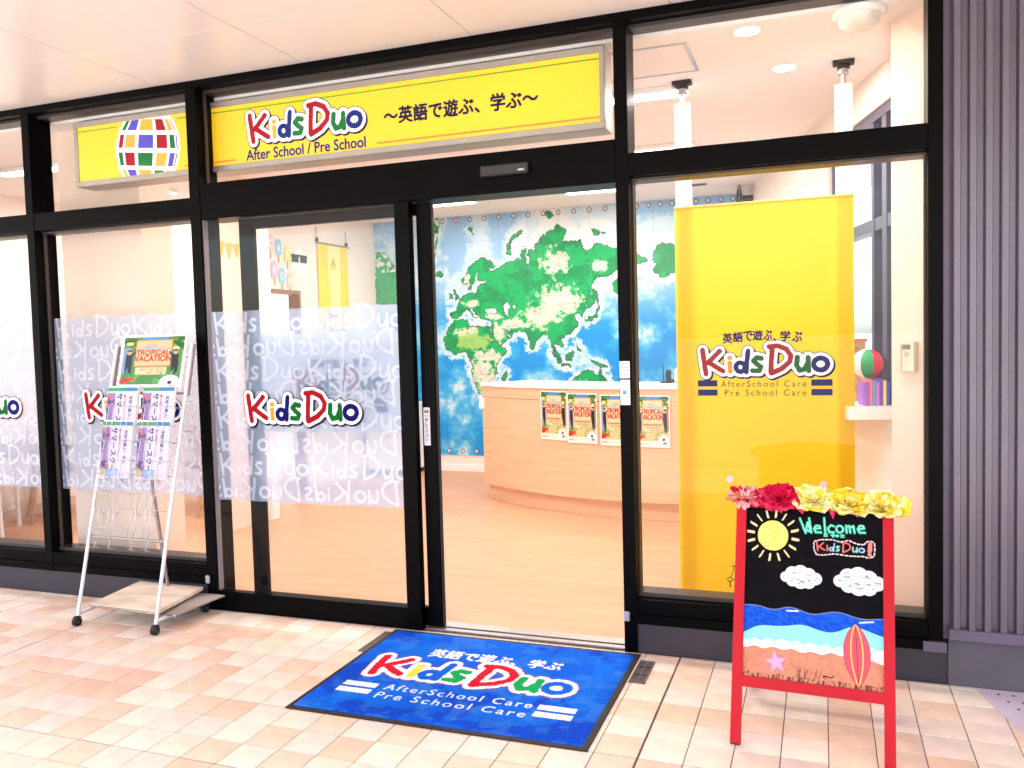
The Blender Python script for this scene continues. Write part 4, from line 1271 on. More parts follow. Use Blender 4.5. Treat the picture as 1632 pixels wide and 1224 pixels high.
E_ = BH
r.paint((sea - vv) * E_, (24, 90, 206)); r.paint(np.maximum((sea - vv) * E_, 0.5 - fbm(r.X * 2 + r.Y * 3, r.Y - r.X, 60, 12)), (16, 60, 178), 0.8)
r.paint(np.abs(vv - sea) * E_ - 0.0012, (150, 160, 200), 0.7)
r.paint((lagoon - vv) * E_, (140, 220, 240)); r.paint(np.abs(vv - lagoon) * E_ - 0.001, (30, 40, 90), 0.8)
r.paint((foam - vv) * E_, (250, 250, 252)); r.paint((sand - vv) * E_, (206, 134, 108))
r.paint(np.maximum((sand - vv) * E_, 0.60 - fbm(r.X, r.Y, 80, 31)), (190, 114, 92), 0.6)
r.paint(np.maximum((0.965 + 0.02 * fbm(r.X, r.Y, 60, 5) - vv) * E_, 0.55 - fbm(r.X * 5, r.Y, 60, 15)), (40, 30, 34), 0.8)
for k in range(14):
    rr = random.Random(k); u = rr.uniform(0.36, 0.56); chalk([(u, 0.98), (u + rr.uniform(-0.02, 0.03), rr.uniform(0.90, 0.94))], 0.0014, (70, 44, 40))
chalk([(0.32, 0.603), (0.40, 0.60)], 0.004, (236, 244, 250)); chalk([(0.84, 0.632), (0.93, 0.622)], 0.004, (236, 244, 250))
# starfish
st = []
for k in range(10):
    a = math.pi / 2 + k * math.pi / 5 + 0.2; rr = 0.036 if k % 2 == 0 else 0.015
    st.append((0.245 * BW + rr * math.cos(a), (1 - 0.905) * BH + rr * math.sin(a)))
r.paint(poly_sd(r.X, r.Y, st) - 0.0015, (210, 130, 190)); r.paint(poly_sd(r.X, r.Y, st), (228, 160, 214))
chalk([(0.585, 0.955), (0.60, 0.95), (0.64, 0.955), (0.66, 0.945)], 0.004, (30, 20, 26)); chalk([(0.585, 0.948), (0.60, 0.965)], 0.0025, (30, 20, 26))
# surfboard
tt = np.clip((vv - 0.645) / (0.985 - 0.645), 0, 1)
hw = 0.092 * np.sin(np.pi * np.power(tt, 0.9)) ** 0.75
cxs = 0.808 + 0.022 * tt
ds = (np.abs(uu - cxs) - hw) * BW
ds = np.where((vv < 0.645) | (vv > 0.985), 1.0, ds)
r.paint(ds - 0.0015, (60, 20, 30)); r.paint(ds, (226, 84, 100))
r.paint(np.abs(uu - cxs) * BW - 0.0011 + np.where(ds < 0, 0, 1), (110, 30, 50))
for f_ in (-0.45, 0.45): r.paint(np.abs(uu - cxs - f_ * hw) * BW - 0.0018 + np.where(ds < 0, 0, 1), (240, 200, 90))
board = r.build('chalkboard', Frame(AF.p(LWD, 0.2305, -0.012), AF.u, AF.v), mat_print('chalkboard_face', 0.55, spec=0.06), af)
q = MB(); q.fbox(AF, LWD - 0.004, AW - LWD + 0.004, 0.226, 0.817, -0.018, -0.0125); q.build('board_back', mat('dark_board', (26, 22, 26), 0.7), af)

# ---- paper flowers along the top of the chalkboard
def flower(name, a, b_, c_, R, cols, label, layers=3, seed=0, spiky=False):
    ctr = AF.p(a, b_, c_)
    t = thing(name, ctr, label, 'paper flower', 'paper flowers on the chalkboard')
    rr = random.Random(seed)
    for L in range(layers):
        q = MB()
        np_ = 7 + 2 * (layers - L)
        rad = R * (1.0 - 0.24 * L)
        for k in range(np_):
            ang = 2 * math.pi * (k + 0.5 * (L % 2)) / np_ + rr.uniform(-.15, .15)
            lift = 0.15 + 0.42 * L + rr.uniform(-0.12, 0.18)
            wd = rad * (0.62 if not spiky else 0.30) * rr.uniform(0.8, 1.2)
            ln = rad * rr.uniform(0.85, 1.18)
            NU, NV = 5, 5
            vs = []
            ph = rr.uniform(0, 6)
            for j in range(NV):
                s_ = j / (NV - 1)
                for i in range(NU):
                    w_ = (i / (NU - 1) - 0.5) * 2
                    wide = wd * math.sin(math.pi * min(1, 0.18 + 0.62 * s_)) if not spiky else wd * (1 - 0.5 * s_)
                    x = ln * s_; y = wide * w_
                    z = ln * s_ * lift + 0.12 * R * math.sin(3.2 * w_ + ph + 3 * s_) * s_ + 0.06 * R * rr.uniform(-1, 1) * s_ + (0.16 * R * (w_ * w_) * s_)
                    if j == NV - 1: x += 0.08 * R * rr.uniform(-1, 1)
                    ca, sa = math.cos(ang), math.sin(ang)
                    # flower faces forward and up
                    px_, py_ = x * ca - y * sa, x * sa + y * ca
                    vs.append(ctr + AF.u * px_ + (Vector((0, 0, 1)) * 0.80 + AF.n * -0.25) * py_ * 0.72 + (AF.n * 0.75 + Vector((0, 0, 0.35))) * z)
            fs = [(j * NU + i, j * NU + i + 1, (j + 1) * NU + i + 1, (j + 1) * NU + i) for j in range(NV - 1) for i in range(NU - 1)]
            q.add(vs, fs, rr.randrange(len(cols)), False)
        o = q.build('petal_layer', cols, t)
def tissue(name, rgb):
    if name in MATS: return MATS[name]
    m = mat(name, rgb, 0.5, var=0.16, scale=30, spec=0.4)
    return m
PK = tissue('pink_tissue', (226, 120, 130)); RD = tissue('crimson_tissue', (206, 14, 70)); HP = tissue('magenta_tissue', (200, 16, 80)); YE = tissue('yellow_tissue', (250, 212, 60)); CR = tissue('cream_tissue', (252, 240, 176)); OR = tissue('orange_tissue', (238, 150, 90)); LPK = tissue('pale_pink_tissue', (246, 190, 190))
flower('paper_flower', 0.030, 0.842, 0.008, 0.066, [PK, LPK, OR, RD], 'pink and peach curled paper flower at the left end of the chalkboard top', 3, 1, True)
flower('paper_flower', 0.150, 0.846, 0.014, 0.076, [RD, HP, RD], 'crimson tissue flower on the chalkboard top, second from left', 4, 2)
flower('paper_flower', 0.265, 0.842, 0.014, 0.074, [CR, YE, CR], 'cream yellow tissue flower in the middle of the chalkboard top', 4, 3)
flower('paper_flower', 0.385, 0.836, 0.014, 0.076, [YE, YE, CR], 'bright yellow tissue flower on the chalkboard top, second from right', 4, 4)
flower('paper_flower', 0.486, 0.832, 0.016, 0.074, [CR, CR, YE], 'large pale yellow tissue flower at the right end of the chalkboard top', 4, 5)
# red tissue collars that peep out below
for k, (a, b_, da) in enumerate(((0.15, 0.80, 0.03), (0.22, 0.802, 0.035), (0.325, 0.79, 0.016), (0.40, 0.80, 0.03))):
    t = thing('tissue_scrap', AF.p(a, b_, 0.004), ['crimson tissue scrap under the crimson flower', 'crimson tissue scrap under the cream flower', 'pointed crimson tissue scrap hanging between two yellow flowers', 'crimson tissue scrap under the bright yellow flower'][k], 'tissue', 'tissue scraps under the flowers')
    q = MB()
    q.add([AF.p(a - da, b_ + 0.036, 0.010), AF.p(a, b_ + 0.034, 0.020), AF.p(a + da, b_ + 0.034, 0.010), AF.p(a + da * 0.5, b_ + 0.010, 0.016), AF.p(a + 0.2 * da, b_ - 0.006, 0.006), AF.p(a - da * 0.4, b_ + 0.012, 0.014)], [(0, 1, 5), (1, 3, 5), (1, 2, 3), (3, 4, 5)])
    q.build('scrap', HP, t)

# ================================================================== inside the room
# ---- world map: outlines in metres from the map's lower left corner
LAND = '''
1.263,2.103 1.302,2.107 1.34,2.063 1.404,2.029 1.429,1.998 1.402,1.981 1.351,2.008 1.344,1.984 1.388,1.952 1.434,1.968 1.507,2.012 1.559,2.033 1.636,2.052 1.662,2.074 1.712,2.042 1.73,2.023 1.713,2.095 1.728,2.165 1.753,2.182 1.772,2.163 1.77,2.104 1.781,2.056 1.761,1.998 1.799,2.007 1.813,2.054 1.789,2.091 1.803,2.149 1.841,2.158 1.877,2.121 1.867,2.204 1.917,2.224 1.931,2.27 1.994,2.313 2.069,2.331 2.094,2.376 2.131,2.368 2.179,2.335 2.212,2.304 2.189,2.253 2.151,2.209 2.237,2.204 2.321,2.198 2.346,2.214 2.375,2.195 2.379,2.125 2.403,2.112 2.475,2.137 2.5,2.164 2.547,2.167 2.606,2.14 2.711,2.111 2.849,2.063 2.918,2.036 2.916,1.946 2.836,1.95 2.73,1.91 2.683,1.878 2.647,1.846 2.587,1.837 2.516,1.83 2.479,1.785 2.442,1.729 2.502,1.709 2.512,1.657 2.487,1.588 2.45,1.544 2.377,1.5 2.363,1.43 2.34,1.443 2.329,1.49 2.292,1.491 2.279,1.445 2.296,1.386 2.289,1.339 2.239,1.282 2.177,1.255 2.115,1.227 2.126,1.203 2.15,1.155 2.125,1.132 2.088,1.157 2.064,1.181 2.051,1.146 2.075,1.098 2.122,1.014 2.109,1.003 2.061,1.063 2.038,1.134 2.003,1.218 1.98,1.278 1.93,1.267 1.892,1.244 1.852,1.186 1.825,1.121 1.801,1.139 1.777,1.211 1.754,1.272 1.729,1.296 1.679,1.31 1.615,1.312 1.6,1.252 1.548,1.229 1.456,1.171 1.431,1.196 1.381,1.27 1.358,1.367 1.373,1.428 1.282,1.461 1.256,1.462 1.23,1.481 1.179,1.519 1.14,1.557 1.113,1.552 1.191,1.482 1.21,1.467 1.164,1.483 1.1,1.546 1.06,1.56 1.019,1.513 0.964,1.471 0.91,1.467 0.898,1.529 0.966,1.545 0.975,1.612 0.996,1.648 1.065,1.707 1.145,1.728 1.212,1.737 1.227,1.797 1.293,1.824 1.347,1.864 1.241,1.845 1.216,1.87 1.224,1.918 1.245,1.959 1.212,1.943 1.183,1.872 1.168,1.812 1.146,1.752 1.12,1.765 1.109,1.827 1.062,1.804 1.044,1.866 1.099,1.937 1.155,2.031 1.209,2.076
0.936,1.447 1.03,1.457 1.096,1.442 1.121,1.392 1.187,1.384 1.345,1.379 1.35,1.331 1.393,1.233 1.443,1.171 1.52,1.145 1.532,1.12 1.479,1.061 1.419,1.001 1.41,0.928 1.415,0.892 1.354,0.819 1.339,0.758 1.297,0.673 1.244,0.636 1.191,0.655 1.167,0.735 1.124,0.834 1.119,0.908 1.141,0.957 1.097,1.031 1.091,1.08 1.046,1.106 0.924,1.083 0.857,1.122 0.811,1.173 0.814,1.247 0.837,1.321 0.893,1.381
1.513,0.903 1.525,0.878 1.483,0.77 1.457,0.776 1.466,0.843
2.208,0.776 2.227,0.8 2.301,0.846 2.351,0.881 2.4,0.904 2.447,0.891 2.471,0.856 2.495,0.856 2.52,0.914 2.542,0.844 2.589,0.808 2.635,0.738 2.632,0.61 2.464,0.54 2.223,0.611
2.013,1.099 2.061,1.062 2.127,0.978 2.096,0.973 2.048,1.039
2.121,0.966 2.231,0.955 2.23,0.936 2.12,0.95
2.16,1.048 2.234,1.094 2.258,1.07 2.232,0.994 2.171,1.001
2.438,1.002 2.521,0.978 2.603,0.924 2.568,0.913 2.473,0.955
2.285,1.175 2.311,1.139 2.343,1.086 2.301,1.104
2.51,1.541 2.546,1.546 2.527,1.506 2.514,1.443 2.459,1.41 2.387,1.389 2.393,1.418 2.472,1.444 2.494,1.472
2.513,1.697 2.533,1.621 2.519,1.547 2.507,1.622
2.704,1.797 2.674,1.753 2.678,1.684 2.713,1.66 2.773,1.725 2.775,1.839
0.737,1.968 0.791,1.98 0.842,1.95 0.803,1.913 0.746,1.928
0.947,1.791 0.973,1.747 1,1.673 0.954,1.66 0.965,1.711 0.93,1.761
0.889,1.726 0.929,1.733 0.92,1.686 0.887,1.68
0.594,2.58 0.812,2.564 0.795,2.48 0.778,2.371 0.76,2.249 0.734,2.103 0.628,2.01 0.548,2.077
1.134,2.408 1.187,2.422 1.165,2.339
1.549,2.129 1.563,2.199 1.617,2.291 1.72,2.353 1.735,2.331 1.642,2.266 1.591,2.198 1.597,2.112
1.975,2.525 2.025,2.533 2.066,2.471 2.023,2.457
2.467,2.31 2.538,2.301 2.555,2.264 2.478,2.257
2.568,2.283 2.614,2.265 2.579,2.253
3.076,2.048 3.141,2.116 3.23,2.118 3.356,2.094 3.352,1.857 3.241,1.831 3.16,1.804 3.104,1.838 3.081,1.888 3.114,1.934 3.074,1.968
2.774,2.09 2.889,2.067 2.954,2.023 3.034,1.978 3.001,1.94 2.903,1.962 2.789,2.017
0.021,2.217 0.12,2.219 0.199,2.134 0.261,2.044 0.337,1.895 0.327,1.634 0.006,1.654
'''
LAKES = '''
1.495,1.604 1.547,1.617 1.574,1.577 1.544,1.518 1.57,1.463 1.542,1.464 1.505,1.532
1.298,1.539 1.338,1.568 1.428,1.547 1.43,1.514 1.309,1.488
1.61,1.588 1.646,1.586 1.644,1.548 1.609,1.549
1.5,1.339 1.538,1.313 1.601,1.273 1.588,1.261 1.518,1.308
'''
UPLAND = [(2.085, 2.003, 0.143, 0.136), (2.542, 1.932, 0.093, 0.063), (2.1, 1.604, 0.252, 0.161), (1.935, 1.457, 0.232, 0.114), (1.642, 1.383, 0.164, 0.065), (1.4, 1.475, 0.103, 0.04), (1.447, 1.304, 0.074, 0.111), (1.251, 0.882, 0.138, 0.209), (1.322, 1.064, 0.155, 0.076), (1.092, 1.314, 0.144, 0.053), (1.142, 1.618, 0.104, 0.04), (2.287, 0.74, 0.143, 0.071), (1.097, 1.864, 0.037, 0.075)]
MW, MH = 3.95, 2.545
r = Ras(MW, MH, 780, (120, 200, 240))
rd = lambda s_: [[tuple(map(float, p.split(','))) for p in l.split()] for l in s_.strip().split('\n')]
jx = 0.022 * (fbm(r.X, r.Y, 16, 61) - 0.5) * 2 + 0.016 * (fbm(r.X, r.Y, 48, 62, 3) - 0.5) * 2; jy = 0.022 * (fbm(r.X, r.Y, 16, 71) - 0.5) * 2 + 0.016 * (fbm(r.X, r.Y, 48, 72, 3) - 0.5) * 2
Xs, Ys = r.X + jx, r.Y + jy
sd = np.full(r.X.shape, 1e9)
for pl in rd(LAND): sd = np.minimum(sd, poly_sd(Xs, Ys, pl))
for pl in rd(LAKES): sd = np.maximum(sd, -poly_sd(Xs, Ys, pl))
n3 = fbm(r.X, r.Y, 4.0, 81); n4 = fbm(r.X, r.Y, 22, 91)
deep = np.clip((1.75 - r.Y) / 0.5, 0, 1)
# ocean depth bands as printed
r.C[:] = np.array(lin((186, 216, 240)))
def band(mask, col, op=1.0):
    a = np.clip(mask, 0, 1)[..., None] * op
    r.C = r.C * (1 - a) + np.array(lin(col)) * a
step_ = lambda v, e=0.02: np.clip(v / e + 0.5, 0, 1)
n5 = fbm(r.X, r.Y, 60, 95, 3)
nn = n3 + 0.22 * (n4 - 0.5) + 0.10 * (n5 - 0.5)
band(step_(nn - 0.5) * (1 - deep), (160, 200, 236))
band(step_(0.42 - nn) * (1 - deep), (214, 232, 244))
band(deep, (84, 184, 234))
band(deep * step_(nn - 0.44), (52, 170, 232))
band(deep * step_(nn - 0.53), (26, 152, 226))
band(deep * step_(0.36 - nn), (140, 208, 238))
band(deep * step_(0.27 - nn), (206, 232, 244))
shelf_ = 0.018 + 0.08 * (n4 - 0.45) + 0.05 * (n5 - 0.5) + 0.24 * np.clip((r.Y - 1.6) / 0.6, 0, 1) * np.clip((r.X - 1.5) / 0.5, 0, 1) * (r.X < 3.4)
band(step_(shelf_ + 0.03 - sd, 0.006), (186, 222, 242))
band(step_(shelf_ - sd, 0.006), (222, 236, 244))
band(step_(shelf_ * 0.45 - sd, 0.006), (244, 244, 242))
# land
cream = np.zeros(r.X.shape)
for cx_, cy_, rx, ry in UPLAND:
    cream = np.maximum(cream, 1.15 - np.hypot((r.X - cx_) / rx, (r.Y - cy_) / ry) + 1.5 * (n4 - 0.5) + 0.8 * (n5 - 0.5))
land = step_(-sd, 0.006)
band(land, (0, 176, 96))
band(land * step_(fbm(r.X, r.Y, 9, 111) + 0.3 * (n5 - 0.5) - 0.53, 0.06), (10, 150, 84))
band(land * step_(np.abs(fbm(r.X, r.Y, 12, 112) - 0.5) * -1 + 0.012, 0.01), (30, 120, 76), 0.8)
band(land * step_(cream - 0.10, 0.10), (70, 190, 120))
band(land * step_(cream - 0.24, 0.1), (150, 212, 160))
band(land * step_(cream - 0.38, 0.08), (244, 232, 212))
rid = np.abs(fbm(r.X * 1.0 + 0.3 * r.Y, r.Y, 20, 121) - 0.5)
band(land * step_(cream - 0.40, 0.1) * step_(0.016 - rid, 0.012), (176, 140, 108), 0.85)
band(land * step_(cream - 0.40, 0.1) * step_(n5 - 0.62, 0.05), (222, 196, 166), 0.8)
yg = 1.1 - np.hypot((r.X - 1.16) / 0.22, (r.Y - 1.22) / 0.12) + 0.9 * (n4 - 0.5)
band(land * step_(yg - 0.3, 0.15), (170, 208, 110), 0.85)
gr = (r.X < 0.85) * (r.Y > 2.0) * 1.0
band(land * gr * step_(n4 - 0.5, 0.05), (244, 240, 230))
band(step_(0.005 - np.abs(sd), 0.004), (30, 74, 66), 0.9)
# borders
rv = np.abs(fbm(r.X, r.Y, 7, 131) - 0.5)
band(land * step_(0.005 - rv, 0.005), (70, 110, 84), 0.6)
# graticule
for gx in np.arange(0.17, MW, 0.325): band(step_(0.0022 - np.abs(r.X - gx), 0.003), (90, 130, 160), 0.45)
for gy in np.arange(0.17, MH, 0.30): band(step_(0.0022 - np.abs(r.Y - gy), 0.003), (90, 130, 160), 0.45)
# round medallions along the top and bottom border
for k in range(12):
    cx_ = 0.83 + 0.162 * k
    rr = random.Random(k)
    for cy_ in (2.505, 0.045):
        r.ell(cx_, cy_, 0.024, 0.026, (120, 20, 40) if rr.random() < .6 else (30, 30, 40)); r.ell(cx_, cy_, 0.016, 0.018, (246, 230, 232))
for k in range(9):
    cx_ = 2.93 + 0.115 * k
    r.ell(cx_, 2.505, 0.024, 0.026, (50, 40, 70)); r.ell(cx_, 2.505, 0.016, 0.018, (236, 236, 240))
r.C *= np.array([0.78, 0.88, 0.93])
wm = thing('world_map', (-1.825, 4.69, 0.17), 'large wall map of the world on the back wall', 'map')
q = MB(); q.box(-3.8 + 0.002, 0.15, 4.692, 4.6995, 0.172, 2.7185); q.build('map_backing', WHITE, wm)
r.build('map_sheet', Frame((-3.796, 4.6905, 0.173), (1, 0, 0), (0, 0, 1)), mat_print('map_print', 0.45), wm)

# ---- reception counter
CXc, CYc, CR = -0.30, 5.305, 2.585
def arc_pts(R, x0, x1, n):
    return [(x, CYc - math.sqrt(R * R - (x - CXc) ** 2)) for x in np.linspace(x0, x1, n)]
def arc_slab(mb, R0, R1, x0, x1, z0, z1, n=40, m=0):
    a0, a1 = math.asin((x0 - CXc) / R1), math.asin((x1 - CXc) / R1)
    A_ = np.linspace(a0, a1, n)
    P0 = [(CXc + R0 * math.sin(t), CYc - R0 * math.cos(t)) for t in A_]
    P1 = [(CXc + R1 * math.sin(t), CYc - R1 * math.cos(t)) for t in A_]
    vs = [(x, y, z) for z in (z0, z1) for P_ in (P0, P1) for x, y in P_]
    fs = []
    for k in range(n - 1):
        fs += [(n + k, n + k + 1, 3 * n + k + 1, 3 * n + k), (k + 1, k, 2 * n + k, 2 * n + k + 1), (2 * n + k, 3 * n + k, 3 * n + k + 1, 2 * n + k + 1), (k, k + 1, n + k + 1, n + k)]
    fs += [(0, n, 3 * n, 2 * n), (n - 1, 2 * n + n - 1, 3 * n + n - 1, n + n - 1)]
    mb.add(vs, fs, m)
BIRCH = mat('birch_veneer', (224, 180, 146), 0.45, var=0.09, scale=3.0, stretch=(1.0, 1.0, 14.0), spec=0.4)
ct = thing('reception_counter', (-0.7, 3.0, 0), 'curved birch reception counter with a white top', 'counter')
q = MB(); arc_slab(q, CR - 0.30, CR, -1.956, 0.42, 0.0, 0.138); q.build('kick_board', BIRCH, ct)
q = MB(); arc_slab(q, CR - 0.45, CR + 0.05, -1.985, 0.42, 0.140, 0.905); q.build('front_panel', BIRCH, ct)
q = MB(); arc_slab(q, CR - 0.45, CR + 0.05, -1.985, 0.42, 0.909, 1.002); q.build('upper_panel', BIRCH, ct)
q = MB(); arc_slab(q, CR - 0.44, CR + 0.044, -1.975, 0.41, 0.9052, 0.9088); q.build('panel_joint', mat('dark_print', (40, 34, 44), 0.6), ct)
q = MB(); arc_slab(q, CR - 0.50, CR + 0.062, -2.0, 0.43, 1.0025, 1.028); q.build('counter_top', mat('white_laminate', (248, 246, 242), 0.35, var=0.01), ct)
q = MB(); q.bbox(-2.012, -1.93, 3.26, 3.34, 0.80, 0.895, 0.006); q.build('corner_guard', WHITE, ct)
def arc_at(x, R):
    t = math.asin((x - CXc) / R)
    return Vector((CXc + R * math.sin(t), CYc - R * math.cos(t), 0)), t
for k, (x, z0, lab) in enumerate(((-1.185, 0.592, 'leftmost of the four tropical posters on the counter front'), (-0.93, 0.578, 'second tropical poster from the left on the counter front'),
                                  (-0.645, 0.57, 'third tropical poster on the counter, partly behind the black doorpost'), (-0.365, 0.565, 'rightmost tropical poster on the counter front, beside the yellow banner'))):
    p_, t = arc_at(x, CR + 0.058)
    o = bpy.data.objects.new('poster', poster_me)
    COL.objects.link(o)
    o.location = (p_.x, p_.y, z0)
    o.rotation_euler = (0, 0, t)
    tag(o, lab, 'poster', 'tropical posters on the counter')
# things on the counter top
ph = thing('telephone', (-0.28, 3.02, 1.028), 'small black cordless telephone standing on the counter', 'telephone')
q = MB(); q.bbox(-0.325, -0.255, 2.985, 3.055, 1.0285, 1.06, 0.008); q.bbox(-0.318, -0.28, 3.01, 3.04, 1.058, 1.13, 0.006); q.build('handset_base', mat('black_plastic', (20, 18, 20), 0.3), ph)
q = MB(); q.tube([(-0.34, 3.02, 1.03), (-0.342, 3.02, 1.175)], 0.004, 8); q.cyl((-0.345, 3.02, 1.0285), 0.02, 0.012); q.build('antenna', mat('black_plastic', (20, 18, 20), 0.3), ph)
bx_ = thing('white_box', (-0.17, 3.04, 1.028), 'white machine on the counter beside the yellow banner', 'machine')
q = MB(); q.bbox(-0.25, -0.06, 2.97, 3.14, 1.0287, 1.15, 0.02); q.build('body', WHITE, bx_)
q = MB(); q.bbox(-0.262, -0.055, 2.955, 3.15, 1.0286, 1.036, 0.003); q.build('tray', mat('tan_plastic', (190, 150, 120), 0.5), bx_)

# ---- posts and yellow banner at the right pane
JK = mat('black_iron', (30, 26, 28), 0.5, 0.4)
def post(x0, x1, y0, label):
    t = thing('jack_post', ((x0 + x1) / 2, y0 + 0.02, 0), label, 'post', 'posts jacked between floor and ceiling')
    q = MB(); q.bbox(x0, x1, y0, y0 + 0.042, 0.0005, 2.605, 0.003); q.build('timber', WHITE, t)
    cx_, cy_ = (x0 + x1) / 2, y0 + 0.021
    q = MB(); q.cyl((cx_, cy_, 2.60), 0.011, 0.10, 'z', 14); q.build('screw', STEEL, t)
    q = MB(); q.cyl((cx_, cy_, 2.655), 0.026, 0.025, 'z', 14, r2=0.02); q.build('nut', STEEL, t)
    q = MB(); q.bbox(cx_ - 0.05, cx_ + 0.05, cy_ - 0.03, cy_ + 0.03, 2.70, 2.7195, 0.003); q.bbox(cx_ - 0.03, cx_ + 0.03, cy_ - 0.022, cy_ + 0.022, 2.682, 2.7, 0.003); q.build('ceiling_pad', JK, t)
post(0.119, 0.199, 0.862, 'white jacked post holding the left edge of the yellow banner')
post(0.901, 0.981, 0.862, 'white jacked post holding the right edge of the yellow banner')
BN = mat_film('yellow_banner_vinyl', (250, 208, 50), 0.0)
bn = thing('yellow_banner', (0.55, 0.85, 0.03), 'tall yellow banner with the KidsDuo name behind the right pane', 'banner')
q = MB()
gx_, gz_ = np.linspace(0.113, 0.983, 13), np.linspace(0.03, 2.066, 25)
q.add([(x, 0.8545 + 0.0012 * math.sin(9 * x + 2.2 * z), z) for z in gz_ for x in gx_], [(j * 13 + i, j * 13 + i + 1, (j + 1) * 13 + i + 1, (j + 1) * 13 + i) for j in range(24) for i in range(12)], 0, True)
q.build('banner_sheet', BN, bn)
q = MB(); q.bbox(0.112, 0.984, 0.848, 0.8605, 2.06, 2.07, 0.002); q.build('top_bar', mat('yellow_bar', (236, 190, 60), 0.4), bn)
fr_ = facade(0.113, 0.03, 0.8508)
q = MB()
add_logo(q, fr_, 0.118, 0.765, 1.165, 0, LM, MI)
J_ = '英語で遊ぶ、学ぶ'
for k, (a0, a1) in enumerate(((0.238, 0.286), (0.290, 0.338), (0.342, 0.386), (0.388, 0.436), (0.440, 0.482), (0.490, 0.502), (0.522, 0.57), (0.578, 0.626))):
    yb = 1.325 + 0.012 * math.cos((k - 3.5) * 0.45) - (0.0 if k != 5 else 0.004)
    hh = 0.05 if k != 5 else 0.014
    type_line(q, fr_, J_[k], a0, a1, yb, yb + hh, 0.0004, MI['navy'], 0.0018)
type_line(q, fr_, 'AfterSchool Care', 0.225, 0.645, 1.098, 1.13, 0.0004, MI['ink'], 0, 1.35)
type_line(q, fr_, 'Pre School Care', 0.245, 0.645, 1.053, 1.085, 0.0004, MI['ink'], 0, 1.35)
for a0 in (0.108, 0.668):
    for b0 in (1.102, 1.054): q.fbox(fr_, a0, a0 + 0.1, b0, b0 + 0.032, 0.0002, 0.0006, MI['navy'])
q.build('banner_print', [LM[k] for k in KEYS], bn)
for x, z in ((0.376, 0.648), (0.836, 0.636)):
    q = MB(); q.cyl((x, 0.8515, z), 0.017, -0.004, 'y', 20); q.build('round_pad', mat('lilac_pad', (226, 214, 226), 0.5), bn)

# ---- thermostat on the corner column
CF = Frame((1.118, 0.40, 0), (0.182, -0.24, 0), (0, 0, 1))
tm = thing('thermostat', CF.p(0.09, 1.22, 0), 'beige wall thermostat on the corner column', 'thermostat')
sg = 1.0 if CF.n.y < 0 else -1.0
def cbox(nm, a0, a1, b0, b1, c0, c1, m):
    q = MB(); q.fbox(CF, a0, a1, b0, b1, c0 * sg, c1 * sg); q.build(nm, m, tm)
cbox('housing', 0.05, 0.155, 1.225, 1.35, 0.001, 0.024, mat('beige_plastic', (226, 208, 186), 0.5))
cbox('door_flap', 0.052, 0.085, 1.232, 1.343, 0.0245, 0.028, mat('beige_plastic', (226, 208, 186), 0.5))
cbox('display', 0.092, 0.135, 1.318, 1.338, 0.0245, 0.0265, mat('lcd_grey', (120, 112, 106), 0.3))
cbox('button', 0.105, 0.122, 1.288, 1.306, 0.0245, 0.027, mat('grey_button', (190, 178, 164), 0.5))

# ---- paper crafts and books on the window shelf
bl = thing('paper_ball', (1.055, 1.06, 1.03), 'striped pink, green and dark paper ball on the window shelf', 'paper ball')
BC = [mat('craft_pink', (244, 110, 150), 0.6), mat('craft_green', (40, 160, 96), 0.6), mat('craft_brown', (70, 40, 36), 0.6), mat('craft_white', (250, 240, 236), 0.6), mat('craft_red', (220, 40, 60), 0.6)]
bc = Vector((1.052, 1.03, 1.232))
for k in range(8):
    q = MB()
    n_ = 8
    vs = []
    for j in range(n_ + 1):
        la = math.pi * (j / n_ - 0.5)
        for i in range(4):
            lo_ = 2 * math.pi * (k + i / 3.0) / 8 + 0.3
            vs.append(bc + Vector((0.082 * math.cos(la) * math.cos(lo_), 0.082 * math.cos(la) * math.sin(lo_), 0.076 * math.sin(la))))
    q.add(vs, [(j * 4 + i, j * 4 + i + 1, (j + 1) * 4 + i + 1, (j + 1) * 4 + i) for j in range(n_) for i in range(3)], 0, True)
    q.build('gore', BC[[0, 1, 2, 0, 3, 1, 4, 2][k]], bl)
q = MB(); q.cyl((1.055, 1.06, 1.0305), 0.03, 0.138, 'z', 12, r2=0.02); q.build('stand', mat('craft_orange', (236, 150, 110), 0.6), bl)
hat = thing('paper_box', RW.p(0.36, 1.03, 0.06 * sgn), 'peach patterned paper box behind the striped paper ball', 'paper box')
q = MB(); rbox(q, 0.34, 0.50, 1.0305, 1.34, 0.03, 0.12); q.build('carton', mat('peach_pattern_paper', (240, 186, 150), 0.6, var=0.35, scale=60), hat)
q = MB(); rbox(q, 0.33, 0.51, 1.341, 1.36, 0.025, 0.125); q.build('lid', mat('craft_orange', (236, 150, 110), 0.6), hat)
bcol = [(60, 90, 190), (240, 220, 120), (130, 70, 180), (200, 120, 220), (90, 160, 210), (226, 120, 120), (150, 90, 190)]
bkl = ['blue', 'yellow', 'violet', 'lilac', 'sky blue', 'rose', 'purple']
for k in range(7):
    q = MB(); c0 = 0.012 + k * 0.0165
    rbox(q, 0.035, 0.16, 1.0305, 1.145 + 0.008 * (k % 3), c0, c0 + 0.0145)
    o = q.build('book', mat('book_cover_%d' % k, bcol[k], 0.5))
    tag(o, bkl[k] + ' book standing on the window shelf by the beige column', 'book', 'books on the window shelf')

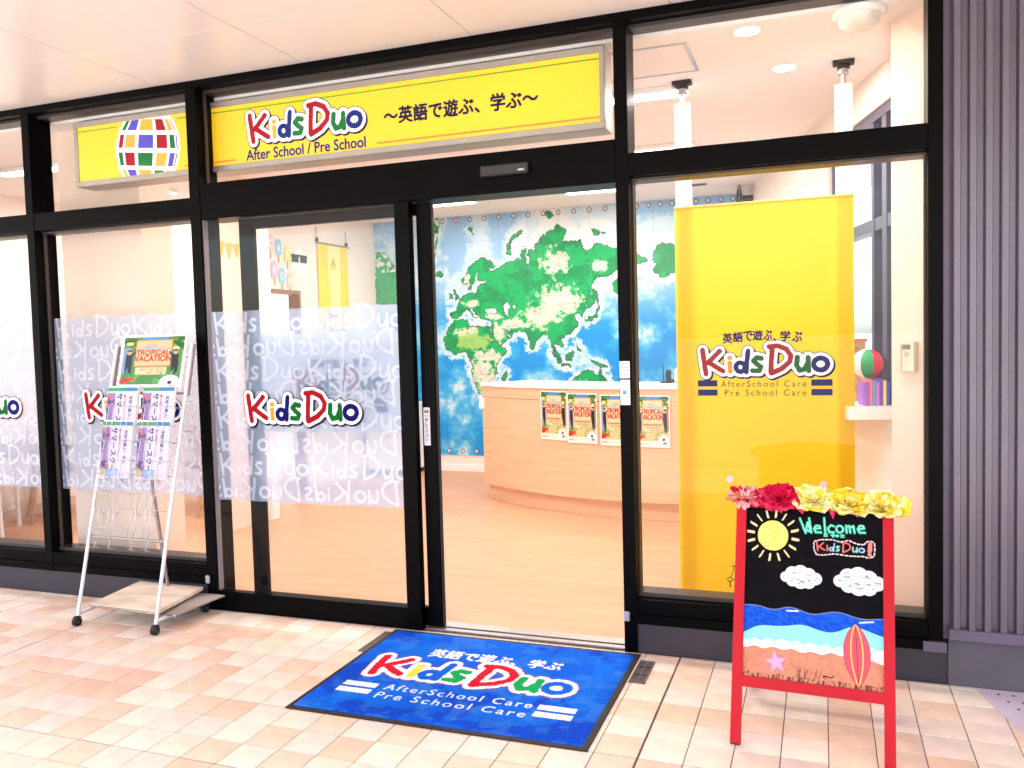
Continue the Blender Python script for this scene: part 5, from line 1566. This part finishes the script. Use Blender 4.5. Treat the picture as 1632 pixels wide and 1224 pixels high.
# ---- wall fan near the map's right end
wf = thing('wall_fan', RW.p(LW_ - 0.45, 2.56, 0.05 * sgn), 'grey round wall fan high beside the map', 'fan')
cpt = RW.p(LW_ - 0.45, 2.60, 0.09 * sgn)
q = MB(); q.tube([RW.p(LW_ - 0.45, 2.60, 0.001 * sgn), cpt], 0.03, 12); q.build('bracket', mat('dark_grey_plastic', (60, 56, 60), 0.5), wf)
q = MB()
for rr_ in (0.05, 0.085, 0.12):
    q.tube([cpt + RW.u * (rr_ * math.cos(t)) + Vector((0, 0, rr_ * math.sin(t))) + RW.n * (0.03 * sgn) for t in np.linspace(0, 2 * math.pi, 24)], 0.004, 6, cap=False)
for k in range(12):
    t = k * math.pi / 6; q.tube([cpt + RW.n * (0.04 * sgn), cpt + RW.u * (0.12 * math.cos(t)) + Vector((0, 0, 0.12 * math.sin(t))) + RW.n * (0.03 * sgn)], 0.002, 5)
q.build('cage', mat('dark_grey_plastic', (60, 56, 60), 0.5), wf)
for k in range(4):
    t = k * math.pi / 2 + 0.4
    A_ = cpt + RW.n * (0.015 * sgn); d1 = RW.u * math.cos(t) + Vector((0, 0, math.sin(t))); d2 = RW.u * math.cos(t + 0.9) + Vector((0, 0, math.sin(t + 0.9)))
    q = MB(); q.add([A_, A_ + d1 * 0.105, A_ + (d1 + d2) * 0.06 + RW.n * 0.012 * sgn, A_ + d2 * 0.09 + RW.n * 0.014 * sgn], [(0, 1, 2, 3)]); q.build('blade', mat('grey_fan_blade', (150, 150, 156), 0.4), wf)

# ---- side wall: hanging banner, lolly letters, sunny face, bunting
SWF = lambda y, z: Frame((-3.797, y, z), (0, 1, 0), (0, 0, 1))
hb = thing('hanging_banner', (-3.79, 3.83, 0.95), 'narrow yellow banner hanging from a rod on the partition wall', 'banner')
r = Ras(0.56, 1.46, 90, (250, 214, 70))
r.paint(np.abs(r.X - 0.30) - 0.10 + 0.02 * np.sin(r.Y * 3), (252, 236, 170), 0.8)
r.poly([(0.25, 1.22), (0.31, 1.22), (0.33, 1.26), (0.28, 1.34), (0.23, 1.26)], (220, 170, 60)); r.ell(0.28, 1.25, 0.025, 0.02, (250, 220, 120))
sc_ = 0.46 / WORD
wdist = word_d((r.X - 0.06) / sc_, (r.Y - 0.60) / sc_)
r.paint((wdist - 0.22) * sc_, (250, 244, 244))
for ch, st, c in GL: r.paint((glyph_d((r.X - 0.06) / sc_, (r.Y - 0.60) / sc_, st) - 0.1) * sc_, {'red': (200, 40, 60), 'amber': (240, 170, 60), 'navy': (30, 40, 140), 'green': (20, 150, 80)}[c])
ras_text(r, '英語で遊ぶ、学ぶ', 0.14, 0.44, 0.735, 0.785, (40, 50, 130), 0.03)
r.build('banner_cloth', Frame((-3.79, 3.55, 0.93), (0, 1, 0), (0, 0, 1)), mat_print('banner_cloth', 0.6), hb)
q = MB(); q.tube([(-3.788, 3.525, 2.40), (-3.788, 4.135, 2.40)], 0.010, 10); q.build('rod', GREY, hb)
for yy in (3.545, 4.09):
    q = MB(); q.tube([(-3.788, yy, 2.41), (-3.796, yy, 2.56)], 0.002, 6); q.bbox(-3.797, -3.776, yy - 0.014, yy + 0.014, 2.41, 2.445, 0.003); q.build('hook', mat('black_plastic', (20, 18, 20), 0.3), hb)
POP = [(2.80, 2.32, 'C', (244, 190, 196), 'pink'), (2.92, 2.295, 'A', (130, 196, 230), 'sky blue'), (3.055, 2.245, 'T', (250, 220, 130), 'yellow'), (2.845, 2.09, 'I', (206, 180, 226), 'lilac'), (2.96, 2.04, 'O', (140, 200, 232), 'light blue'), (3.085, 2.00, 'N', (250, 200, 180), 'peach')]
for y_, z_, ch, c, nm in POP:
    t = thing('lolly_card', (-3.797, y_, z_), nm + ' paper ice lolly with the letter ' + ch + ' on the partition wall', 'paper card', 'paper lollies spelling a word')
    fr_ = SWF(y_, z_)
    q = MB(); v = sdf_mesh(lambda X, Y: np.maximum(np.maximum(np.abs(X) - 0.045, -Y - 0.07), np.where(Y > 0.03, np.hypot(X, Y - 0.03) - 0.045, -1)), -0.05, 0.05, -0.08, 0.09, 0.008); q.flat(fr_, *v, 0.004); q.build('lolly', mat('lolly_' + nm.replace(' ', '_'), c, 0.6), t)
    q = MB(); q.fbox(fr_, -0.007, 0.007, -0.14, -0.07, 0.001, 0.004); q.build('stick', mat('lolly_stick', (206, 150, 110), 0.6), t)
    q = MB(); type_line(q, fr_, ch, -0.025 if ch != 'I' else -0.01, 0.025 if ch != 'I' else 0.01, -0.035, 0.035, 0.0055, 0, 0.0018); q.build('letter', mat('white_paper_edge', (240, 238, 242), 0.6), t)
sf = thing('sun_face_card', (-3.797, 3.24, 2.17), 'white paper sun wearing black sunglasses on the partition wall', 'paper card')
fr_ = SWF(3.24, 2.17)
q = MB(); v = sdf_mesh(lambda X, Y: np.hypot(X, Y) - 0.13 - 0.015 * np.cos(9 * np.arctan2(Y, X)), -0.16, 0.16, -0.16, 0.16, 0.01); q.flat(fr_, *v, 0.003); q.build('face', WHITE, sf)
q = MB(); q.fbox(fr_, -0.12, -0.015, 0.01, 0.07, 0.005, 0.009); q.fbox(fr_, 0.015, 0.12, 0.01, 0.07, 0.005, 0.009); q.fbox(fr_, -0.125, 0.125, 0.065, 0.082, 0.005, 0.009); q.build('sunglasses', mat('black_plastic', (20, 18, 20), 0.3), sf)
bt = thing('paper_bunting', (-3.403, 1.75, 2.2), 'orange zigzag paper cutout on the wing wall', 'paper card')
fr_ = Frame((-3.402, 1.60, 2.10), (0, 1, 0), (0, 0, 1))
for k in range(4):
    q = MB(); q.flat(fr_, [(k * 0.09, 0.10 - 0.015 * math.sin(k)), (k * 0.09 + 0.085, 0.10), (k * 0.09 + 0.045, -0.02 - 0.02 * (k % 2))], [(0, 2, 1)], 0.002); q.build('pennant', mat('craft_amber', (246, 176, 80), 0.6), bt)

# ---- furniture at the left
cabn = thing('white_cabinet', (-3.45, 4.45, 0), 'low white wheeled cabinet in the corner left of the map', 'cabinet')
q = MB(); q.bbox(-3.74, -3.22, 4.28, 4.66, 0.05, 0.76, 0.006); q.build('carcass', WHITE, cabn)
for k in range(2):
    q = MB(); q.bbox(-3.735 + 0.26 * k, -3.483 + 0.26 * k, 4.268, 4.2795, 0.07, 0.745, 0.003); d_ = q.build('cabinet_door', WHITE, cabn)
    q = MB(); q.tube([(-3.50 + 0.05 * k, 4.26, 0.42), (-3.50 + 0.05 * k, 4.26, 0.52)], 0.005, 8); q.build('handle', STEEL, d_)
for x, y in ((-3.70, 4.32), (-3.26, 4.32), (-3.70, 4.62), (-3.26, 4.62)):
    q = MB(); q.cyl((x - 0.01, y, 0.026), 0.025, 0.02, 'x', 14); q.build('wheel', RUB, cabn)

WOODB = mat('beech_wood', (212, 170, 130), 0.5, var=0.12, scale=5, stretch=(1, 1, 0.2))
BROWN = mat('brown_table_top', (120, 84, 62), 0.5, var=0.15, scale=4)
tb = thing('table', (-4.75, 0.95, 0), 'brown table with thin white legs inside the far left window', 'table')
q = MB(); q.bbox(-5.35, -4.55, 0.72, 1.42, 0.66, 0.69, 0.004); q.build('table_top', BROWN, tb)
for x, y in ((-4.90, 0.90), (-4.62, 1.36), (-5.28, 0.78), (-5.28, 1.36)):
    q = MB(); q.tube([(x, y, 0.001), (x - 0.02, y, 0.66)], [0.017, 0.013], 10); q.build('leg', WHITE, tb)
def chair(cx_, cy_, rz, lab):
    t = thing('chair', (cx_, cy_, 0), lab, 'chair', 'beech chairs inside the left windows')
    c_, s_ = math.cos(rz), math.sin(rz)
    W_ = lambda x, y, z: (cx_ + x * c_ - y * s_, cy_ + x * s_ + y * c_, z)
    for x, y in ((-0.18, -0.18), (0.18, -0.18)):
        q = MB(); q.tube([W_(x * 1.12, y * 1.12, 0.001), W_(x, y, 0.40)], [0.012, 0.016], 8); q.build('leg', WOODB, t)
    for x in (-0.18, 0.18):
        q = MB(); q.tube([W_(x * 1.1, 0.24, 0.001), W_(x, 0.18, 0.40), W_(x, 0.22, 0.76)], [0.012, 0.016, 0.012], 8); q.build('leg', WOODB, t)
    q = MB(); fr_ = Frame(W_(-0.2, -0.2, 0.40), (c_, s_, 0), (-s_, c_, 0)); q.fbox(fr_, 0, 0.4, 0, 0.4, 0.0, 0.025); q.build('seat', BROWN, t)
    for z in (0.56, 0.64, 0.72):
        q = MB(); q.tube([W_(-0.18, 0.20, z), W_(0, 0.225, z), W_(0.18, 0.20, z)], 0.016, 8); q.build('back_slat', WOODB, t)
chair(-5.25, 1.75, 2.5, 'beech chair standing beyond the brown table at the far left')
chair(-4.72, 2.0, -2.2, 'beech chair seen behind the leaflet rack window mullion')
chair(-4.15, 2.25, 2.9, 'beech chair seen between beige column and door frame')

# ---- ceiling fittings and lamps
def lamp_panel(x, y, label):
    t = thing('ceiling_lamp', (x, y, 2.72), label, 'ceiling lamp', 'lit ceiling lamps')
    q = MB(); q.bbox(x - 0.32, x + 0.32, y - 0.075, y + 0.075, 2.690, 2.7198, 0.004); q.build('body', WHITE, t)
    q = MB(); q.box(x - 0.30, x + 0.30, y - 0.055, y + 0.055, 2.6865, 2.6895); q.build('diffuser', LENS, t)
    ld = bpy.data.lights.new('lamp_light', 'AREA'); ld.shape = 'RECTANGLE'; ld.size = 0.6; ld.size_y = 0.11; ld.energy = LAMP_POWER; ld.color = (1.0, 0.93, 0.89)
    lo_ = bpy.data.objects.new('lamp_light', ld); COL.objects.link(lo_); lo_.parent = t; lo_.location = (0, 0, -0.037)
LENS = mat('lit_diffuser', (255, 246, 232), 0.5, var=0.0, emit=3.0)
for x, y, lab in ((-0.15, 0.99, 'lit ceiling lamp above the open door near the right pane'), (-1.6, 0.99, 'lit ceiling lamp behind the sign near the doorway'), (-4.45, 0.95, 'lit ceiling lamp at the far left behind the window corner'), (-4.5, 2.05, 'added ceiling lamp over the chairs, brightening the left wall'), (-3.05, 0.95, 'lit ceiling lamp behind the left end of the sign'),
                  (-0.3, 2.35, 'lit ceiling lamp above the counter'), (-1.9, 2.35, 'lit ceiling lamp in the middle of the room'), (-1.0, 3.75, 'lit ceiling lamp in front of the map, right one'), (-2.5, 3.75, 'lit ceiling lamp in front of the map, left one')):
    lamp_panel(x, y, lab)  # the one over the chairs is added to brighten the left wall
def downlight(x, y, label):
    t = thing('downlight', (x, y, 2.72), label, 'downlight', 'round downlights')
    q = MB(); q.lathe((x, y, 2.72), [(0.052, -0.0005), (0.066, -0.0055), (0.068, -0.001)], 28); q.build('rim', WHITE, t)
    q = MB(); q.cyl((x, y, 2.7155), 0.051, 0.004, 'z', 28); q.build('lens', LENS, t)
    ld = bpy.data.lights.new('lamp_light', 'AREA'); ld.shape = 'DISK'; ld.size = 0.1; ld.energy = LAMP_POWER * 0.7; ld.color = (1.0, 0.92, 0.86)
    lo_ = bpy.data.objects.new('lamp_light', ld); COL.objects.link(lo_); lo_.parent = t; lo_.location = (0, 0, -0.008)
downlight(0.533, 0.267, 'round lit downlight right behind the upper right pane')
downlight(0.666, 0.875, 'round lit downlight further back beyond the upper right pane')
dm = thing('dome_fitting', (0.987, 0.22, 2.72), 'white domed ceiling fitting at the top right of the right pane', 'ceiling fitting')
q = MB(); q.lathe((0.987, 0.22, 2.72), [(0.105, -0.0005), (0.105, -0.018), (0.085, -0.022)], 28); q.build('base', WHITE, dm)
q = MB(); q.lathe((0.987, 0.22, 2.70), [(0.085, -0.002), (0.078, -0.03), (0.055, -0.05), (0.02, -0.058), (0.001, -0.06)], 28); q.build('dome', mat('frosted_dome', (222, 216, 206), 0.3), dm)
ht = thing('ceiling_hatch', (0.04, 0.51, 2.72), 'square access hatch with a silver rim in the ceiling', 'hatch')
for a in ((-0.19, 0.268, 0.29, 0.305), (-0.19, 0.268, 0.715, 0.73), (-0.19, -0.175, 0.305, 0.715), (0.253, 0.268, 0.305, 0.715)):
    q = MB(); q.box(a[0], a[1], a[2], a[3], 2.7155, 2.7198); q.build('rim', STEEL, ht)
q = MB(); q.box(-0.173, 0.251, 0.307, 0.713, 2.7175, 2.7199); q.build('lid', CEIL, ht)
vt = thing('ceiling_vent', (-0.19, 4.0, 2.72), 'small slotted air vent in the ceiling before the map', 'vent')
q = MB(); q.bbox(-0.29, -0.10, 3.96, 4.04, 2.712, 2.7198, 0.002); q.build('frame', GREY, vt)
for k in range(4):
    q = MB(); q.box(-0.28, -0.11, 3.968 + k * 0.018, 3.976 + k * 0.018, 2.7108, 2.7118); q.build('slot', mat('grate_shadow', (34, 28, 30), 0.8), vt)
